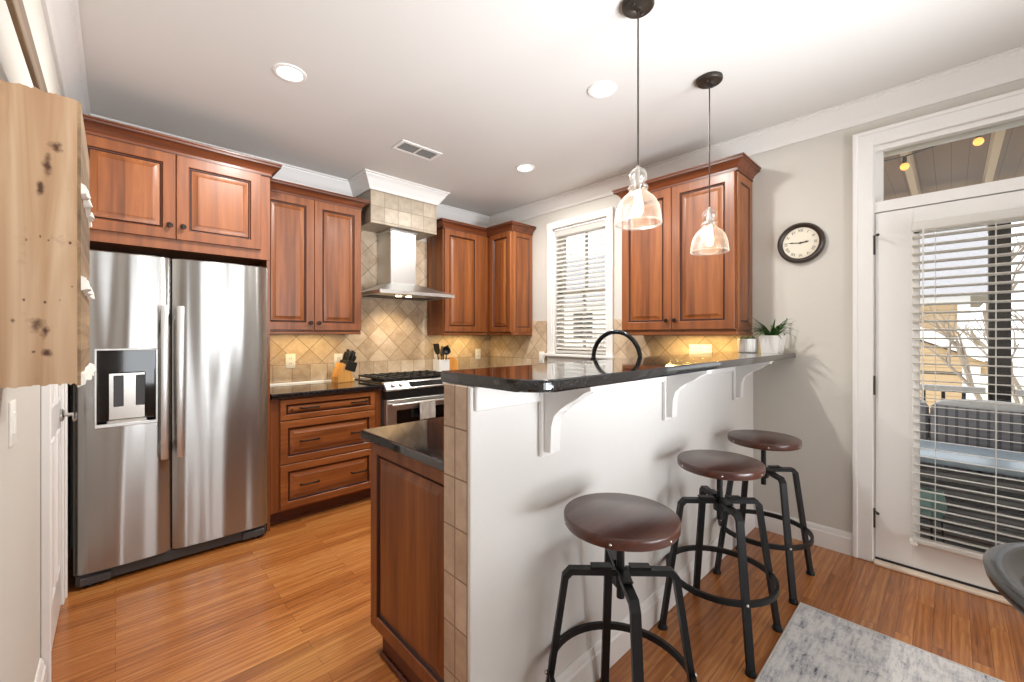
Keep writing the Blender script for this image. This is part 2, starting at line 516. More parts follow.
CD, CM, CL_ = (98, 52, 22), (132, 74, 34), (157, 96, 47)
M = dict(
    ceiling=plain('ceiling_paint', (212, 209, 205), 0.9, noise=0.01),
    wall=plain('wall_paint', (203, 199, 191), 0.85, noise=0.012, nscale=25),
    white=plain('white_trim_paint', (228, 226, 223), 0.4, noise=0.01),
    halfwall=plain('half_wall_paint', (216, 213, 209), 0.6, noise=0.012),
    floor=oak_floor(),
    cherry=wood('cherry_upright', CD, CM, CL_, 'z'),
    cherry_x=wood('cherry_sideways', CD, CM, CL_, 'x', bvar=0.15),
    cherry_flat=wood('cherry_frame', CD, (128, 71, 33), (146, 86, 42), 'z', board=5.0, bvar=0.0),
    cherry_dark=wood('cherry_crown', (70, 34, 18), (104, 54, 28), (130, 72, 40), 'x', bvar=0.1),
    glaze=plain('dark_glaze', (66, 30, 16), 0.4),
    toe=plain('toe_kick_stain', (92, 46, 26), 0.5),
    knob=plain('oil_rubbed_bronze', (44, 34, 28), 0.35, metal=0.7),
    granite=granite(),
    steel=steel('brushed_steel_upright', 'x', 0.27, col=(166, 165, 162), wave=0.42, grit=0.0),
    steel_x=steel('brushed_steel', 'x', 0.36, col=(206, 206, 204)),
    chrome=plain('satin_nickel', (196, 192, 186), 0.22, metal=1.0),
    black=plain('black_plastic', (20, 20, 21), 0.35),
    dark=plain('dark_grey_metal', (62, 62, 64), 0.5),
    iron=plain('black_iron', (26, 26, 28), 0.42, metal=0.35),
    blackglass=plain('black_glass', (12, 12, 13), 0.06, coat=0.4),
    seat=wood('walnut_seat', (50, 25, 18), (74, 38, 27), (98, 53, 38), 'x', rough=0.3, coat=0.4, board=0.09, bvar=0.3),
    rug=rug_mat(), rug_edge=plain('rug_binding', (206, 203, 200), 0.95),
    leather=plain('black_leather', (15, 15, 15), 0.26, coat=0.25, bump=0.25, nscale=180),
    pine=pine(), chip=plain('chipped_white_paint', (226, 222, 212), 0.8, noise=0.12, nscale=90),
    oldwood=wood('weathered_wood', (84, 66, 46), (132, 106, 78), (172, 144, 108), 'y', rough=0.8, coat=0.0),
    honey=wood('honey_wood', (176, 118, 52), (206, 150, 78), (224, 176, 104), 'z', rough=0.5, coat=0.1),
    ceramic=plain('white_ceramic', (232, 230, 226), 0.3),
    plate=plain('white_plate_plastic', (236, 234, 228), 0.4),
    slot=plain('outlet_slot', (70, 66, 60), 0.5),
    leaf=plain('green_leaf', (62, 96, 44), 0.45, noise=0.35, nscale=30),
    succ=plain('succulent_leaf', (98, 116, 82), 0.5, noise=0.3, nscale=40),
    soil=plain('potting_soil', (58, 46, 38), 0.95),
    bulb=emit('warm_bulb', (255, 224, 178), 10),
    can=emit('can_lens', (255, 246, 232), 12),
    warm=emit('warm_lens', (255, 214, 140), 5),
    hoodbulb=emit('hood_lamp', (255, 226, 170), 30),
    stringbulb=emit('string_bulb', (255, 176, 84), 1.6),
    pane=pane('window_glass'), seeded=seeded_glass(),
    blind=slat_mat(),
    clockface=plain('cream_dial', (226, 218, 200), 0.6), clockrim=plain('dark_wood_rim', (46, 34, 26), 0.35, coat=0.2),
    ink=plain('dark_ink', (58, 50, 44), 0.6),
    bronze=plain('dark_bronze', (58, 52, 46), 0.4, metal=0.5),
    towel=plain('towel_cloth', (226, 222, 214), 0.95, noise=0.2, nscale=38),
    faucet=plain('black_faucet', (40, 42, 45), 0.22, metal=0.8),
    grey=plain('switch_grey', (126, 122, 118), 0.4),
    vent_dark=plain('vent_shadow', (58, 56, 52), 0.8),
    deck=striped('deck_boards', (104, 101, 100), (58, 56, 56), 'X', 0.14, 0.06),
    porch=striped('porch_ceiling_boards', (140, 112, 88), (112, 88, 68), 'Y', 0.09, 0.06),
    rafter=plain('pale_rafter', (206, 182, 150), 0.8),
    siding=striped('tan_siding', (186, 158, 120), (152, 126, 92), 'Z', 0.12, 0.12),
    redsiding=striped('red_brown_siding', (170, 84, 66), (132, 62, 50), 'Z', 0.14, 0.12),
    shingle=plain('grey_shingle', (150, 148, 150), 0.9, noise=0.2, nscale=20),
    housetrim=plain('house_trim', (236, 234, 230), 0.6),
    bark=plain('pale_bark', (150, 136, 120), 0.9, noise=0.25),
    lawn=plain('winter_lawn', (190, 184, 158), 1.0, noise=0.25, nscale=3),
    post=plain('dark_post', (52, 48, 46), 0.6),
    cushion=striped('grey_pleated_cushion', (150, 150, 156), (110, 110, 118), 'Y', 0.055, 0.3, 0.9),
    snow=plain('white_cushion', (236, 236, 236), 0.9),
    patio=plain('pale_blue_tabletop', (160, 178, 190), 0.25),
    wicker=striped('dark_wicker', (134, 131, 129), (84, 82, 82), 'Z', 0.035, 0.35, 0.7),
    teal=plain('teal_pot', (126, 160, 148), 0.5),
    travertine=tile('tile_diagonal_far', 'xz', True, 0.145, (1.079, 1.296), (172, 148, 120), (196, 172, 144), (212, 192, 166), (146, 124, 98)),
    travertine_r=tile('tile_diagonal_side', 'yz', True, 0.145, (2.90, 1.296), (172, 148, 120), (196, 172, 144), (212, 192, 166), (146, 124, 98)),
    border=tile('tile_straight_far', 'xz', False, 0.14, (1.047, 0.928), (172, 150, 124), (194, 172, 146), (210, 192, 168), (150, 130, 106)),
    border_r=tile('tile_straight_side', 'yz', False, 0.14, (2.9, 0.928), (172, 150, 124), (194, 172, 146), (210, 192, 168), (150, 130, 106)),
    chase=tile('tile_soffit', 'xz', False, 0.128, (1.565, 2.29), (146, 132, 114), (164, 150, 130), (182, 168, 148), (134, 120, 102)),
    endtile=tile('tile_wall_end', 'yz', False, 0.0596, (0.955, 0.0), (170, 146, 124), (192, 168, 146), (210, 190, 168), (138, 116, 96), 0.1475),
)


# ------------------------------------------------------------------ mesh builder
class G:
    def __init__(s):
        s.bm = bmesh.new()

    def box(s, x0, x1, y0, y1, z0, z1, bev=0.0, seg=1, mtx=None):
        r = bmesh.ops.create_cube(s.bm, size=1.0)
        vs = r['verts']
        for v in vs:
            v.co = Vector((x0 + (v.co.x + .5) * (x1 - x0), y0 + (v.co.y + .5) * (y1 - y0), z0 + (v.co.z + .5) * (z1 - z0)))
        if bev > 0:
            es = list({e for v in vs for e in v.link_edges})
            r2 = bmesh.ops.bevel(s.bm, geom=es, offset=bev, segments=seg, affect='EDGES', profile=0.5)
            vs = list({v for f in r2['faces'] for v in f.verts} | {v for v in vs if v.is_valid})
        if mtx is not None:
            bmesh.ops.transform(s.bm, matrix=mtx, verts=vs)
        return s

    def lathe(s, prof, c=(0, 0, 0), seg=32, mtx=None):
        rings, new = [], []
        for r_, z in prof:
            if r_ <= 1e-6:
                ring = [s.bm.verts.new((c[0], c[1], c[2] + z))]
            else:
                ring = [s.bm.verts.new((c[0] + r_ * math.cos(2 * PI * k / seg), c[1] + r_ * math.sin(2 * PI * k / seg), c[2] + z)) for k in range(seg)]
            rings.append(ring)
            new += ring
        for a, b in zip(rings, rings[1:]):
            if len(a) == 1 and len(b) == 1:
                continue
            for k in range(seg):
                j = (k + 1) % seg
                if len(a) == 1:
                    s.bm.faces.new((a[0], b[k], b[j]))
                elif len(b) == 1:
                    s.bm.faces.new((a[k], b[0], a[j]))
                else:
                    s.bm.faces.new((a[k], a[j], b[j], b[k]))
        if mtx is not None:
            bmesh.ops.transform(s.bm, matrix=mtx, verts=new)
        return s

    def cyl(s, p0, p1, r0, r1=None, seg=16):
        return s.tube([p0, p1], [r0, r0 if r1 is None else r1], seg)

    def tube(s, pts, rad, seg=10, closed=False, shape=None, up=None):
        """Sweep a circle (or SHAPE, a list of 2-D points) along PTS."""
        pts = [Vector(p) for p in pts]
        n = len(pts)
        rads = rad if isinstance(rad, (list, tuple)) else [rad] * n
        prof = shape or [(math.cos(2 * PI * k / seg), math.sin(2 * PI * k / seg)) for k in range(seg)]
        m = len(prof)
        tang = []
        for i in range(n):
            if closed:
                t = (pts[(i + 1) % n] - pts[i]).normalized() + (pts[i] - pts[i - 1]).normalized()
            else:
                t = Vector()
                if i > 0:
                    t += (pts[i] - pts[i - 1]).normalized()
                if i < n - 1:
                    t += (pts[i + 1] - pts[i]).normalized()
            tang.append(t.normalized())
        u = Vector(up) if up else (Vector((0, 0, 1)) if abs(tang[0].z) < 0.9 else Vector((1, 0, 0)))
        rings = []
        for i in range(n):
            t = tang[i]
            base = Vector(up) if up else u
            a = (base - t * base.dot(t))
            if a.length < 1e-5:
                a = t.orthogonal()
            a.normalize()
            u = a
            b = t.cross(a)
            k = 1.0
            if shape and 0 < i < n - 1:
                c_ = (pts[i + 1] - pts[i]).normalized().dot(t)
                k = 1.0 / max(c_, 0.5)
            # widen only across the bend
            bend = Vector()
            if shape and 0 < i < n - 1:
                bend = ((pts[i + 1] - pts[i]).normalized() - (pts[i] - pts[i - 1]).normalized())
                if bend.length > 1e-6:
                    bend.normalize()
            ring = []
            for px, py in prof:
                off = (b * px + a * py) * rads[i]
                if bend.length > 0.5:
                    off += bend * off.dot(bend) * (k - 1)
                ring.append(s.bm.verts.new(pts[i] + off))
            rings.append(ring)
        pairs = list(zip(rings, rings[1:]))
        if closed:
            pairs.append((rings[-1], rings[0]))
        for a, b in pairs:
            for k in range(m):
                j = (k + 1) % m
                s.bm.faces.new((a[k], a[j], b[j], b[k]))
        if not closed:
            s.bm.faces.new(rings[0][::-1])
            s.bm.faces.new(rings[-1])
        return s

    def prism(s, poly, axis, a, b, bev=0.0, mtx=None):
        """Extrude polygon POLY (in the two other axes, in xyz order) along AXIS from A to B."""
        def P(p, t):
            return {'x': (t, p[0], p[1]), 'y': (p[0], t, p[1]), 'z': (p[0], p[1], t)}[axis]
        va = [s.bm.verts.new(P(p, a)) for p in poly]
        vb = [s.bm.verts.new(P(p, b)) for p in poly]
        n = len(poly)
        fs = [s.bm.faces.new(va[::-1]), s.bm.faces.new(vb)]
        for k in range(n):
            j = (k + 1) % n
            fs.append(s.bm.faces.new((va[k], va[j], vb[j], vb[k])))
        vs = va + vb
        if bev:
            es = list({e for f in fs[:2] for e in f.edges})
            r2 = bmesh.ops.bevel(s.bm, geom=es, offset=bev, segments=2, affect='EDGES', profile=0.5)
            vs = list({v for f in r2['faces'] for v in f.verts} | {v for v in vs if v.is_valid})
        if mtx is not None:
            bmesh.ops.transform(s.bm, matrix=mtx, verts=vs)
        return s

    def sweep(s, path, prof, z=0.0, side=1, closed=False):
        """Run moulding profile PROF [(out, dz)] along the plan PATH with mitred corners; out is to the right of travel."""
        P = [Vector((p[0], p[1])) for p in path]
        n = len(P)
        rings = []
        for i in range(n):
            ds = []
            if closed or i > 0:
                ds.append((P[i] - P[i - 1]).normalized())
            if closed or i < n - 1:
                ds.append((P[(i + 1) % n] - P[i]).normalized())
            ns = [Vector((d.y, -d.x)) * side for d in ds]
            nn = sum(ns, Vector((0, 0)))
            nn.normalize()
            k = 1.0 / max(nn.dot(ns[0]), 0.3)
            rings.append([s.bm.verts.new((P[i].x + nn.x * k * o, P[i].y + nn.y * k * o, z + dz)) for o, dz in prof])
        pairs = list(zip(rings, rings[1:])) + ([(rings[-1], rings[0])] if closed else [])
        m = len(prof)
        for a, b in pairs:
            for k in range(m):
                j = (k + 1) % m
                s.bm.faces.new((a[k], a[j], b[j], b[k]))
        if not closed:
            s.bm.faces.new(rings[0])
            s.bm.faces.new(rings[-1][::-1])
        return s

    def rings(s, x0, x1, z0, z1, steps, cap=True, back=None):
        """Nested rectangles in the xz plane: STEPS [(inset, y)]; a raised or recessed panel."""
        rs = []
        for ins, y in steps:
            rs.append([s.bm.verts.new(p) for p in ((x0 + ins, y, z0 + ins), (x1 - ins, y, z0 + ins), (x1 - ins, y, z1 - ins), (x0 + ins, y, z1 - ins))])
        for a, b in zip(rs, rs[1:]):
            for k in range(4):
                j = (k + 1) % 4
                s.bm.faces.new((a[k], a[j], b[j], b[k]))
        if cap:
            s.bm.faces.new(rs[-1])
        if back is not None:
            s.bm.faces.new(rs[0][::-1])
        return s

    def sphere(s, c, r, sx=1, sy=1, sz=1, seg=16):
        rr = bmesh.ops.create_uvsphere(s.bm, u_segments=seg, v_segments=max(6, seg // 2), radius=r)
        for v in rr['verts']:
            v.co = Vector((c[0] + v.co.x * sx, c[1] + v.co.y * sy, c[2] + v.co.z * sz))
        return s

    def build(s, name, mat, parent=None, smooth=35, kind=None, solid=True):
        if solid:
            bmesh.ops.recalc_face_normals(s.bm, faces=s.bm.faces[:])
        me = bpy.data.meshes.new(name)
        s.bm.to_mesh(me)
        s.bm.free()
        me.materials.append(mat if not isinstance(mat, str) else M[mat])
        if smooth:
            for p in me.polygons:
                p.use_smooth = True
            me.set_sharp_from_angle(angle=R(smooth))
        o = bpy.data.objects.new(name, me)
        COL.objects.link(o)
        if parent is not None:
            o.parent = parent
        if kind:
            o['kind'] = kind
        return o


def tag(o, label, cat, group=None, kind=None):
    o['label'] = label
    o['category'] = cat
    if group:
        o['group'] = group
    if kind:
        o['kind'] = kind
    return o


def thing(name, label, cat, loc=(0, 0, 0), rz=0.0, group=None):
    o = bpy.data.objects.new(name, None)
    o.empty_display_size = 0.05
    COL.objects.link(o)
    o.location = loc
    o.rotation_euler = (0, 0, rz)
    return tag(o, label, cat, group)


def setting(name, loc=(0, 0, 0)):
    o = bpy.data.objects.new(name, None)
    COL.objects.link(o)
    o.location = loc
    o['kind'] = 'structure'
    return o


def children_of(o):
    return [c for c in COL.objects if c.parent == o]


def copy_tree(o, parent=None):
    c = o.copy()
    COL.objects.link(c)
    if parent is not None:
        c.parent = parent
    for ch in children_of(o):
        copy_tree(ch, c)
    return c


# ------------------------------------------------------------------ room shell
XL, XR, YB, YN, ZC = -0.20, 3.1835, 3.7262, -3.6, 2.67
TW = 0.15
G().box(XL - TW, XR + TW, YN - TW, YB + TW, -0.12, 0).build('floor', 'floor', smooth=0, kind='structure')
G().box(XL - TW, XR + TW, YN - TW, YB + TW, ZC, ZC + 0.12).build('ceiling', 'ceiling', smooth=0, kind='structure')
G().box(XL - TW, XL, YN, YB, 0, ZC).build('wall_left', 'wall', smooth=0, kind='structure')
G().box(XL - TW, XR + TW, YB, YB + TW, 0, ZC).build('wall_far', 'wall', smooth=0, kind='structure')
# right wall with the window and the glazed door + transom
WY0, WY1, WZ0, WZ1 = 2.115, 2.755, 1.13, 2.37
DY0, DY1, DZ1 = -0.645, 0.345, 2.40
g = G()
g.box(XR, XR + TW, WY1, YB, 0, ZC)
g.box(XR, XR + TW, WY0, WY1, 0, WZ0).box(XR, XR + TW, WY0, WY1, WZ1, ZC)
g.box(XR, XR + TW, DY1, WY0, 0, ZC)
g.box(XR, XR + TW, DY0, DY1, DZ1, ZC)
g.box(XR, XR + TW, YN, DY0, 0, ZC)
g.build('wall_right', 'wall', smooth=0, kind='structure')
# unseen wall behind the camera; two tall openings added to let light in
g = G()
xs = [XL - TW, 0.1, 1.0, 1.85, 2.75, XR + TW]
for a, b in ((0, 1), (2, 3), (4, 5)):
    g.box(xs[a], xs[b], YN - TW, YN, 0, ZC)
for a, b in ((1, 2), (3, 4)):
    g.box(xs[a], xs[b], YN - TW, YN, 0, 0.45).box(xs[a], xs[b], YN - TW, YN, 2.25, ZC)
g.build('wall_behind', 'wall', smooth=0, kind='structure')

CROWN = [(0, -0.12), (0.012, -0.12), (0.016, -0.103), (0.026, -0.092), (0.05, -0.058), (0.066, -0.03), (0.074, -0.024), (0.076, -0.012), (0.09, -0.010), (0.09, 0), (0, 0)]
CX0, CX1, CY = 1.565, 2.225, 3.385
G().sweep([(XL, YN), (XL, YB), (CX0, YB), (CX0, CY), (CX1, CY), (CX1, YB), (XR, YB), (XR, YN)], CROWN, ZC).build('trim_1', 'white', smooth=30, kind='structure')
BASE = [(0, 0), (0.016, 0), (0.016, 0.095), (0.011, 0.103), (0.011, 0.112), (0.004, 0.13), (0, 0.13)]
G().sweep([(XR, 0.925), (XR, 0.40)], BASE).build('baseboard_right', 'white', smooth=30, kind='structure')
G().sweep([(XL, YN), (XL, 2.29)], BASE).build('baseboard_left', 'white', smooth=30, kind='structure')

# tiled soffit above the hood
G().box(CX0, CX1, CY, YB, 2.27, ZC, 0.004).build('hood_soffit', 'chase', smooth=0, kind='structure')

# ------------------------------------------------------------------ backsplash (set on the walls)
g = G()
g.box(0.757, XR - 0.012, YB - 0.012, YB, 1.072, 2.27)
ws = g.build('wall_far_tile', 'travertine', smooth=0, kind='structure')
G().box(0.757, XR - 0.014, YB - 0.014, YB, 0.905, 1.072, 0.003).build('border_tile', 'border', ws, smooth=0)
G().box(0.757, XR - 0.014, YB - 0.018, YB, 0.905, 0.926, 0.003).build('pencil_trim', 'ceramic', ws, smooth=0)
g = G()
g.box(XR - 0.012, XR, 2.83, YB - 0.012, 1.072, 1.46)
g.box(XR - 0.012, XR, 1.07, 2.04, 1.072, 1.45).box(XR - 0.012, XR, 0.945, 1.07, 1.196, 1.45)
wr = g.build('wall_right_tile', 'travertine_r', smooth=0, kind='structure')
G().box(XR - 0.014, XR, 2.83, YB - 0.014, 0.905, 1.072, 0.003).box(XR - 0.014, XR, 1.08, 2.83, 0.905, 1.034, 0.003).build('border_tile', 'border_r', wr, smooth=0)

# ------------------------------------------------------------------ exterior door, transom, window, hall door
d1 = setting('door_1')
g = G()
cas = [(0, 0), (0, 0.0)]
def casing(g, y0, y1, z0, z1, w, x=XR, t=0.022, bottom=False):
    """Flat casing with a back band around an opening y0..y1 x z0..z1 on the window wall."""
    for a, b in ((y1, y1 + w), (y0 - w, y0)):
        g.box(x - t, x, a, b, z0, z1 + w, 0.004)
    g.box(x - t + 0.0005, x, y0 - 0.004, y1 + 0.004, z1, z1 + w - 0.001, 0.004)
    g.box(x - t - 0.008, x, y1 + w - 0.022, y1 + w + 0.002, z0 + 0.001, z1 + w + 0.002, 0.004)
    g.box(x - t - 0.008, x, y0 - w - 0.002, y0 - w + 0.022, z0 + 0.001, z1 + w + 0.002, 0.004)
    g.box(x - t - 0.0082, x, y0 - w - 0.001, y1 + w + 0.001, z1 + w - 0.021, z1 + w + 0.0022, 0.004)
casing(g, DY0 + 0.033, DY1 - 0.033, 0, DZ1 - 0.0, 0.09)
g.build('casing', 'white', d1, smooth=0)
g = G()
g.box(XR, XR + TW, DY1 - 0.037, DY1, 0, DZ1).box(XR, XR + TW, DY0, DY0 + 0.037, 0, DZ1)
g.box(XR, XR + TW, DY0 + 0.037, DY1 - 0.037, 2.018, 2.078)
g.box(XR, XR + TW, DY0 + 0.037, DY1 - 0.037, 2.372, DZ1)
g.build('jamb', 'white', d1, smooth=0)
SY0, SY1 = -0.606, 0.305
GY0, GY1, GZ0, GZ1 = -0.448, 0.147, 0.168, 1.89
g = G()
sx0, sx1 = XR + 0.008, XR + 0.052
g.box(sx0, sx1, GY1, SY1, 0.022, 2.013, 0.002).box(sx0, sx1, SY0, GY0, 0.022, 2.013, 0.002)
g.box(sx0, sx1, GY0, GY1, 0.022, GZ0, 0.002).box(sx0, sx1, GY0, GY1, GZ1, 2.013, 0.002)
slab = g.build('slab', 'white', d1, smooth=0)
g = G()
w = 0.028
for a, b, c, d in ((GY1 - w, GY1 + .004, GZ0 - .004, GZ1 + .004), (GY0 - .004, GY0 + w, GZ0 - .004, GZ1 + .004)):
    g.box(sx0 - 0.012, sx0 + 0.002, a, b, c, d, 0.004)
for c, d in ((GZ0 - .004, GZ0 + w), (GZ1 - w, GZ1 + .004)):
    g.box(sx0 - 0.012, sx0 + 0.002, GY0, GY1, c, d, 0.004)
g.build('lite_frame', 'white', slab, smooth=0)
G().box(sx0 + 0.018, sx0 + 0.024, GY0, GY1, GZ0, GZ1).build('pane', 'pane', d1, smooth=0)
for z in (1.83, 1.02, 0.255):
    h = G().cyl((XR - 0.004, 0.3095, z - 0.055), (XR - 0.004, 0.3095, z + 0.055), 0.007, seg=10).box(XR - 0.001, XR + 0.01, 0.309, 0.33, z - 0.05, z + 0.05)
    ho = h.build('hinge', 'bronze', d1)
    if z != 1.02:
        G().cyl((XR - 0.01, 0.3095, z + 0.05), (XR - 0.055, 0.29, z + 0.047), 0.004, seg=8).cyl((XR - 0.055, 0.29, z + 0.047), (XR - 0.062, 0.287, z + 0.047), 0.008, seg=10).build('door_stop', 'bronze', ho)
G().box(XR - 0.045, XR + TW + 0.03, DY0 + 0.037, DY1 - 0.037, 0, 0.018, 0.004).build('threshold', plain('threshold_strip', (226, 208, 188), 0.5), d1, smooth=0)
G().box(XR + 0.002, XR + 0.05, SY0, SY1, 0.0185, 0.03).build('door_sweep', 'black', d1, smooth=0)

w2 = setting('window_2')
G().box(XR + 0.05, XR + 0.056, DY0 + 0.07, 0.272, 2.078, 2.372).build('pane', 'pane', w2, smooth=0)
g = G()
g.box(XR + 0.03, XR + 0.07, 0.272, DY1 - 0.037, 2.078, 2.372).box(XR + 0.03, XR + 0.07, DY0 + 0.037, DY0 + 0.07, 2.078, 2.372)
g.build('window_frame', 'white', w2, smooth=0)

w1 = setting('window_1')
g = G()
x = XR
for a, b in ((WY1, WY1 + 0.065), (WY0 - 0.065, WY0)):
    g.box(x - 0.02, x, a, b, WZ0, WZ1 + 0.065, 0.004)
g.box(x - 0.024, x, WY0 - 0.068, WY1 + 0.068, WZ1, WZ1 + 0.068, 0.005)
g.build('casing', 'white', w1, smooth=0)
G().box(x - 0.055, x + 0.05, WY0 - 0.085, WY1 + 0.085, WZ0 - 0.028, WZ0, 0.006, 2).build('window_sill', 'white', w1, smooth=0)
G().box(x - 0.018, x, WY0 - 0.065, WY1 + 0.065, WZ0 - 0.095, WZ0 - 0.028, 0.003).build('apron', 'white', w1, smooth=0)
g = G()
g.box(x, x + TW, WY1 - 0.02, WY1, WZ0, WZ1).box(x, x + TW, WY0, WY0 + 0.02, WZ0, WZ1).box(x, x + TW, WY0, WY1, WZ1 - 0.02, WZ1).box(x + 0.05, x + TW, WY0, WY1, WZ0 - 0.02, WZ0 + 0.02)
g.build('jamb', 'white', w1, smooth=0)
zm = 1.745
for (z0, z1, xo) in ((WZ0 + 0.02, zm + 0.02, 0.075), (zm - 0.02, WZ1 - 0.02, 0.11)):
    g = G()
    y0, y1 = WY0 + 0.02, WY1 - 0.02
    g.box(x + xo, x + xo + 0.03, y0, y0 + 0.04, z0, z1).box(x + xo, x + xo + 0.03, y1 - 0.04, y1, z0, z1)
    g.box(x + xo, x + xo + 0.03, y0, y1, z0, z0 + 0.045).box(x + xo, x + xo + 0.03, y0, y1, z1 - 0.04, z1)
    g.box(x + xo, x + xo + 0.03, (y0 + y1) / 2 - 0.01, (y0 + y1) / 2 + 0.01, z0, z1)
    so = g.build('sash', 'white', w1, smooth=0)
    G().box(x + xo + 0.012, x + xo + 0.017, y0 + 0.04, y1 - 0.04, z0 + 0.045, z1 - 0.04).build('pane', 'pane', so, smooth=0)

# hall door on the left wall: six panels, hinged at the near side
d2 = setting('door_2')
HY0, HY1, HZ = 2.385, 2.965, 2.03
g = G()
for a, b in ((HY0 - 0.085, HY0), (HY1, HY1 + 0.085)):
    g.box(XL, XL + 0.02, a, b, 0, HZ + 0.09, 0.004)
    g.box(XL + 0.001, XL + 0.027, a - 0.002 if a < HY0 - .05 else b - 0.02, a + 0.02 if a < HY0 - .05 else b + 0.002, 0.001, HZ + 0.092, 0.003)
g.box(XL, XL + 0.0195, HY0 - 0.004, HY1 + 0.004, HZ, HZ + 0.089, 0.004)
g.build('casing', 'white', d2, smooth=0)
lt = Matrix.Translation((XL, HY0, 0)) @ Matrix.Rotation(PI / 2, 4, 'Z')   # local x along +Y, local -y faces the room (+X)
g = G()
g.rings(0.003, HY1 - HY0 - 0.003, 0.012, HZ - 0.003, [(0, 0), (0, -0.010)], cap=True)
g.bm.transform(lt)
slab2 = g.build('slab', 'white', d2, smooth=0)
wd_ = HY1 - HY0
for (px0, px1) in ((0.1, wd_ / 2 - 0.04), (wd_ / 2 + 0.04, wd_ - 0.1)):
    for (pz0, pz1) in ((0.22, 0.88), (1.0, 1.55), (1.66, 1.92)):
        g = G().rings(px0, px1, pz0, pz1, [(0, -0.0102), (0.006, -0.016), (0.014, -0.016), (0.022, -0.0108), (0.04, -0.0105), (0.06, -0.015)])
        g.bm.transform(lt)
        g.build('panel', 'white', slab2, smooth=0)
for z in (1.1, 0.22):
    G().cyl((XL + 0.016, HY0 + 0.002, z - 0.045), (XL + 0.016, HY0 + 0.002, z + 0.045), 0.006, seg=10).box(XL + 0.0105, XL + 0.0125, HY0, HY0 + 0.03, z - 0.045, z + 0.045).build('hinge', 'chrome', d2)
lv = G().lathe([(0, 0), (0.03, 0), (0.03, 0.008), (0.02, 0.014), (0, 0.014)], seg=20, mtx=Matrix.Translation((XL + 0.0105, 2.905, 0.93)) @ Matrix.Rotation(PI / 2, 4, 'Y'))
lv.cyl((XL + 0.02, 2.905, 0.93), (XL + 0.06, 2.905, 0.93), 0.009, seg=12)
lv.tube([(XL + 0.057, 2.915, 0.93), (XL + 0.06, 2.87, 0.931), (XL + 0.062, 2.82, 0.926), (XL + 0.063, 2.79, 0.918)], [0.009, 0.009, 0.008, 0.007], 10)
lv.build('door_handle', 'chrome', d2)

sw = thing('light_switch', 'white light switch plate on the left wall near the hall door', 'light switch', (XL, 1.715, 1.075))
G().box(0, 0.005, -0.036, 0.036, -0.059, 0.059, 0.002, 2).build('plate', 'plate', sw)
G().box(0.004, 0.008, -0.012, 0.012, -0.03, 0.03, 0.003).build('rocker', 'plate', sw)

# ------------------------------------------------------------------ peninsula half wall with tiled end
PX, PY, PT = 0.73, 0.941, 0.133
hw = G().box(PX + 0.012, XR, PY, PY + PT, 0, 1.162).build('wall_half', 'halfwall', smooth=0, kind='structure')
G().box(PX, PX + 0.012, PY + 0.014, PY + PT, 0, 1.161, 0.003).build('tile_end', 'endtile', hw, smooth=0)
G().box(PX - 0.001, PX + 0.012, PY - 0.003, PY + 0.0138, 0, 1.161, 0.003).build('corner_trim', 'halfwall', hw, smooth=0)
G().box(PX + 0.012, XR, PY - 0.014, PY, 1.09, 1.1615, 0.003).build('apron_band', 'white', hw, smooth=0)
g = G().sweep([(PX + 0.014, PY), (XR - 0.016, PY)], BASE)
g.build('baseboard_half', 'white', smooth=30, kind='structure')

# ------------------------------------------------------------------ cabinetry
def raised_door(parent, name, x0, x1, z0, z1, mat_frame='cherry_flat', mat_panel='cherry', y=0.0, t=0.02, stile=0.062, knob=None, pull=None, label=None):
    """A frame-and-raised-panel door whose face looks along local -y."""
    yf = y - t
    g = G().rings(x0, x1, z0, z1, [(0, y), (0, yf + 0.003), (0.003, yf), (stile - 0.006, yf), (stile - 0.003, yf + 0.003)], cap=False)
    d = g.build(name, mat_frame, parent, smooth=25)
    G().rings(x0, x1, z0, z1, [(stile - 0.003, yf + 0.003), (stile, yf + 0.010), (stile + 0.004, yf + 0.011), (stile + 0.007, yf + 0.006), (stile + 0.010, yf + 0.011)], cap=False).build('glaze_bead', 'glaze', d, smooth=25)
    i = stile + 0.010
    G().rings(x0, x1, z0, z1, [(i, yf + 0.011), (i + 0.004, yf + 0.0105), (i + 0.028, yf + 0.002), (i + 0.031, yf + 0.0005)]).build('panel', mat_panel, d, smooth=25)
    if knob:
        kx, kz = knob
        G().lathe([(0, 0), (0.006, 0), (0.005, 0.012), (0.013, 0.018), (0.0155, 0.023), (0.013, 0.028), (0, 0.030)], seg=16, mtx=Matrix.Translation((kx, yf, kz)) @ Matrix.Rotation(PI / 2, 4, 'X')).build('knob', 'knob', d)
    for px, pz in (pull or ()):
        h = G().tube([(px - 0.06, yf + 0.003, pz), (px - 0.058, yf - 0.02, pz), (px - 0.045, yf - 0.026, pz), (px + 0.045, yf - 0.026, pz), (px + 0.058, yf - 0.02, pz), (px + 0.06, yf + 0.003, pz)], 0.006, 8)
        h.build('handle', 'knob', d)
    return d


CABCROWN = [(0, 0), (0.006, 0), (0.006, 0.014), (0.012, 0.018), (0.018, 0.03), (0.036, 0.046), (0.048, 0.052), (0.05, 0.066), (0.058, 0.068), (0.058, 0.076), (0, 0.076)]


def cab_crown(parent, path, z):
    G().sweep(path, CABCROWN, z).build('crown', 'cherry_dark', parent, smooth=30)
    cu = G()
    cu.sweep(path, [(0, 0), (0.0085, 0), (0.0085, 0.006), (0, 0.006)], z - 0.006)
    cu.sweep(path, [(0.03, 0.0), (0.0525, 0.0), (0.0525, 0.005), (0.03, 0.005)], z + 0.0520)
    cu.build('glaze_line', 'glaze', parent, smooth=0)


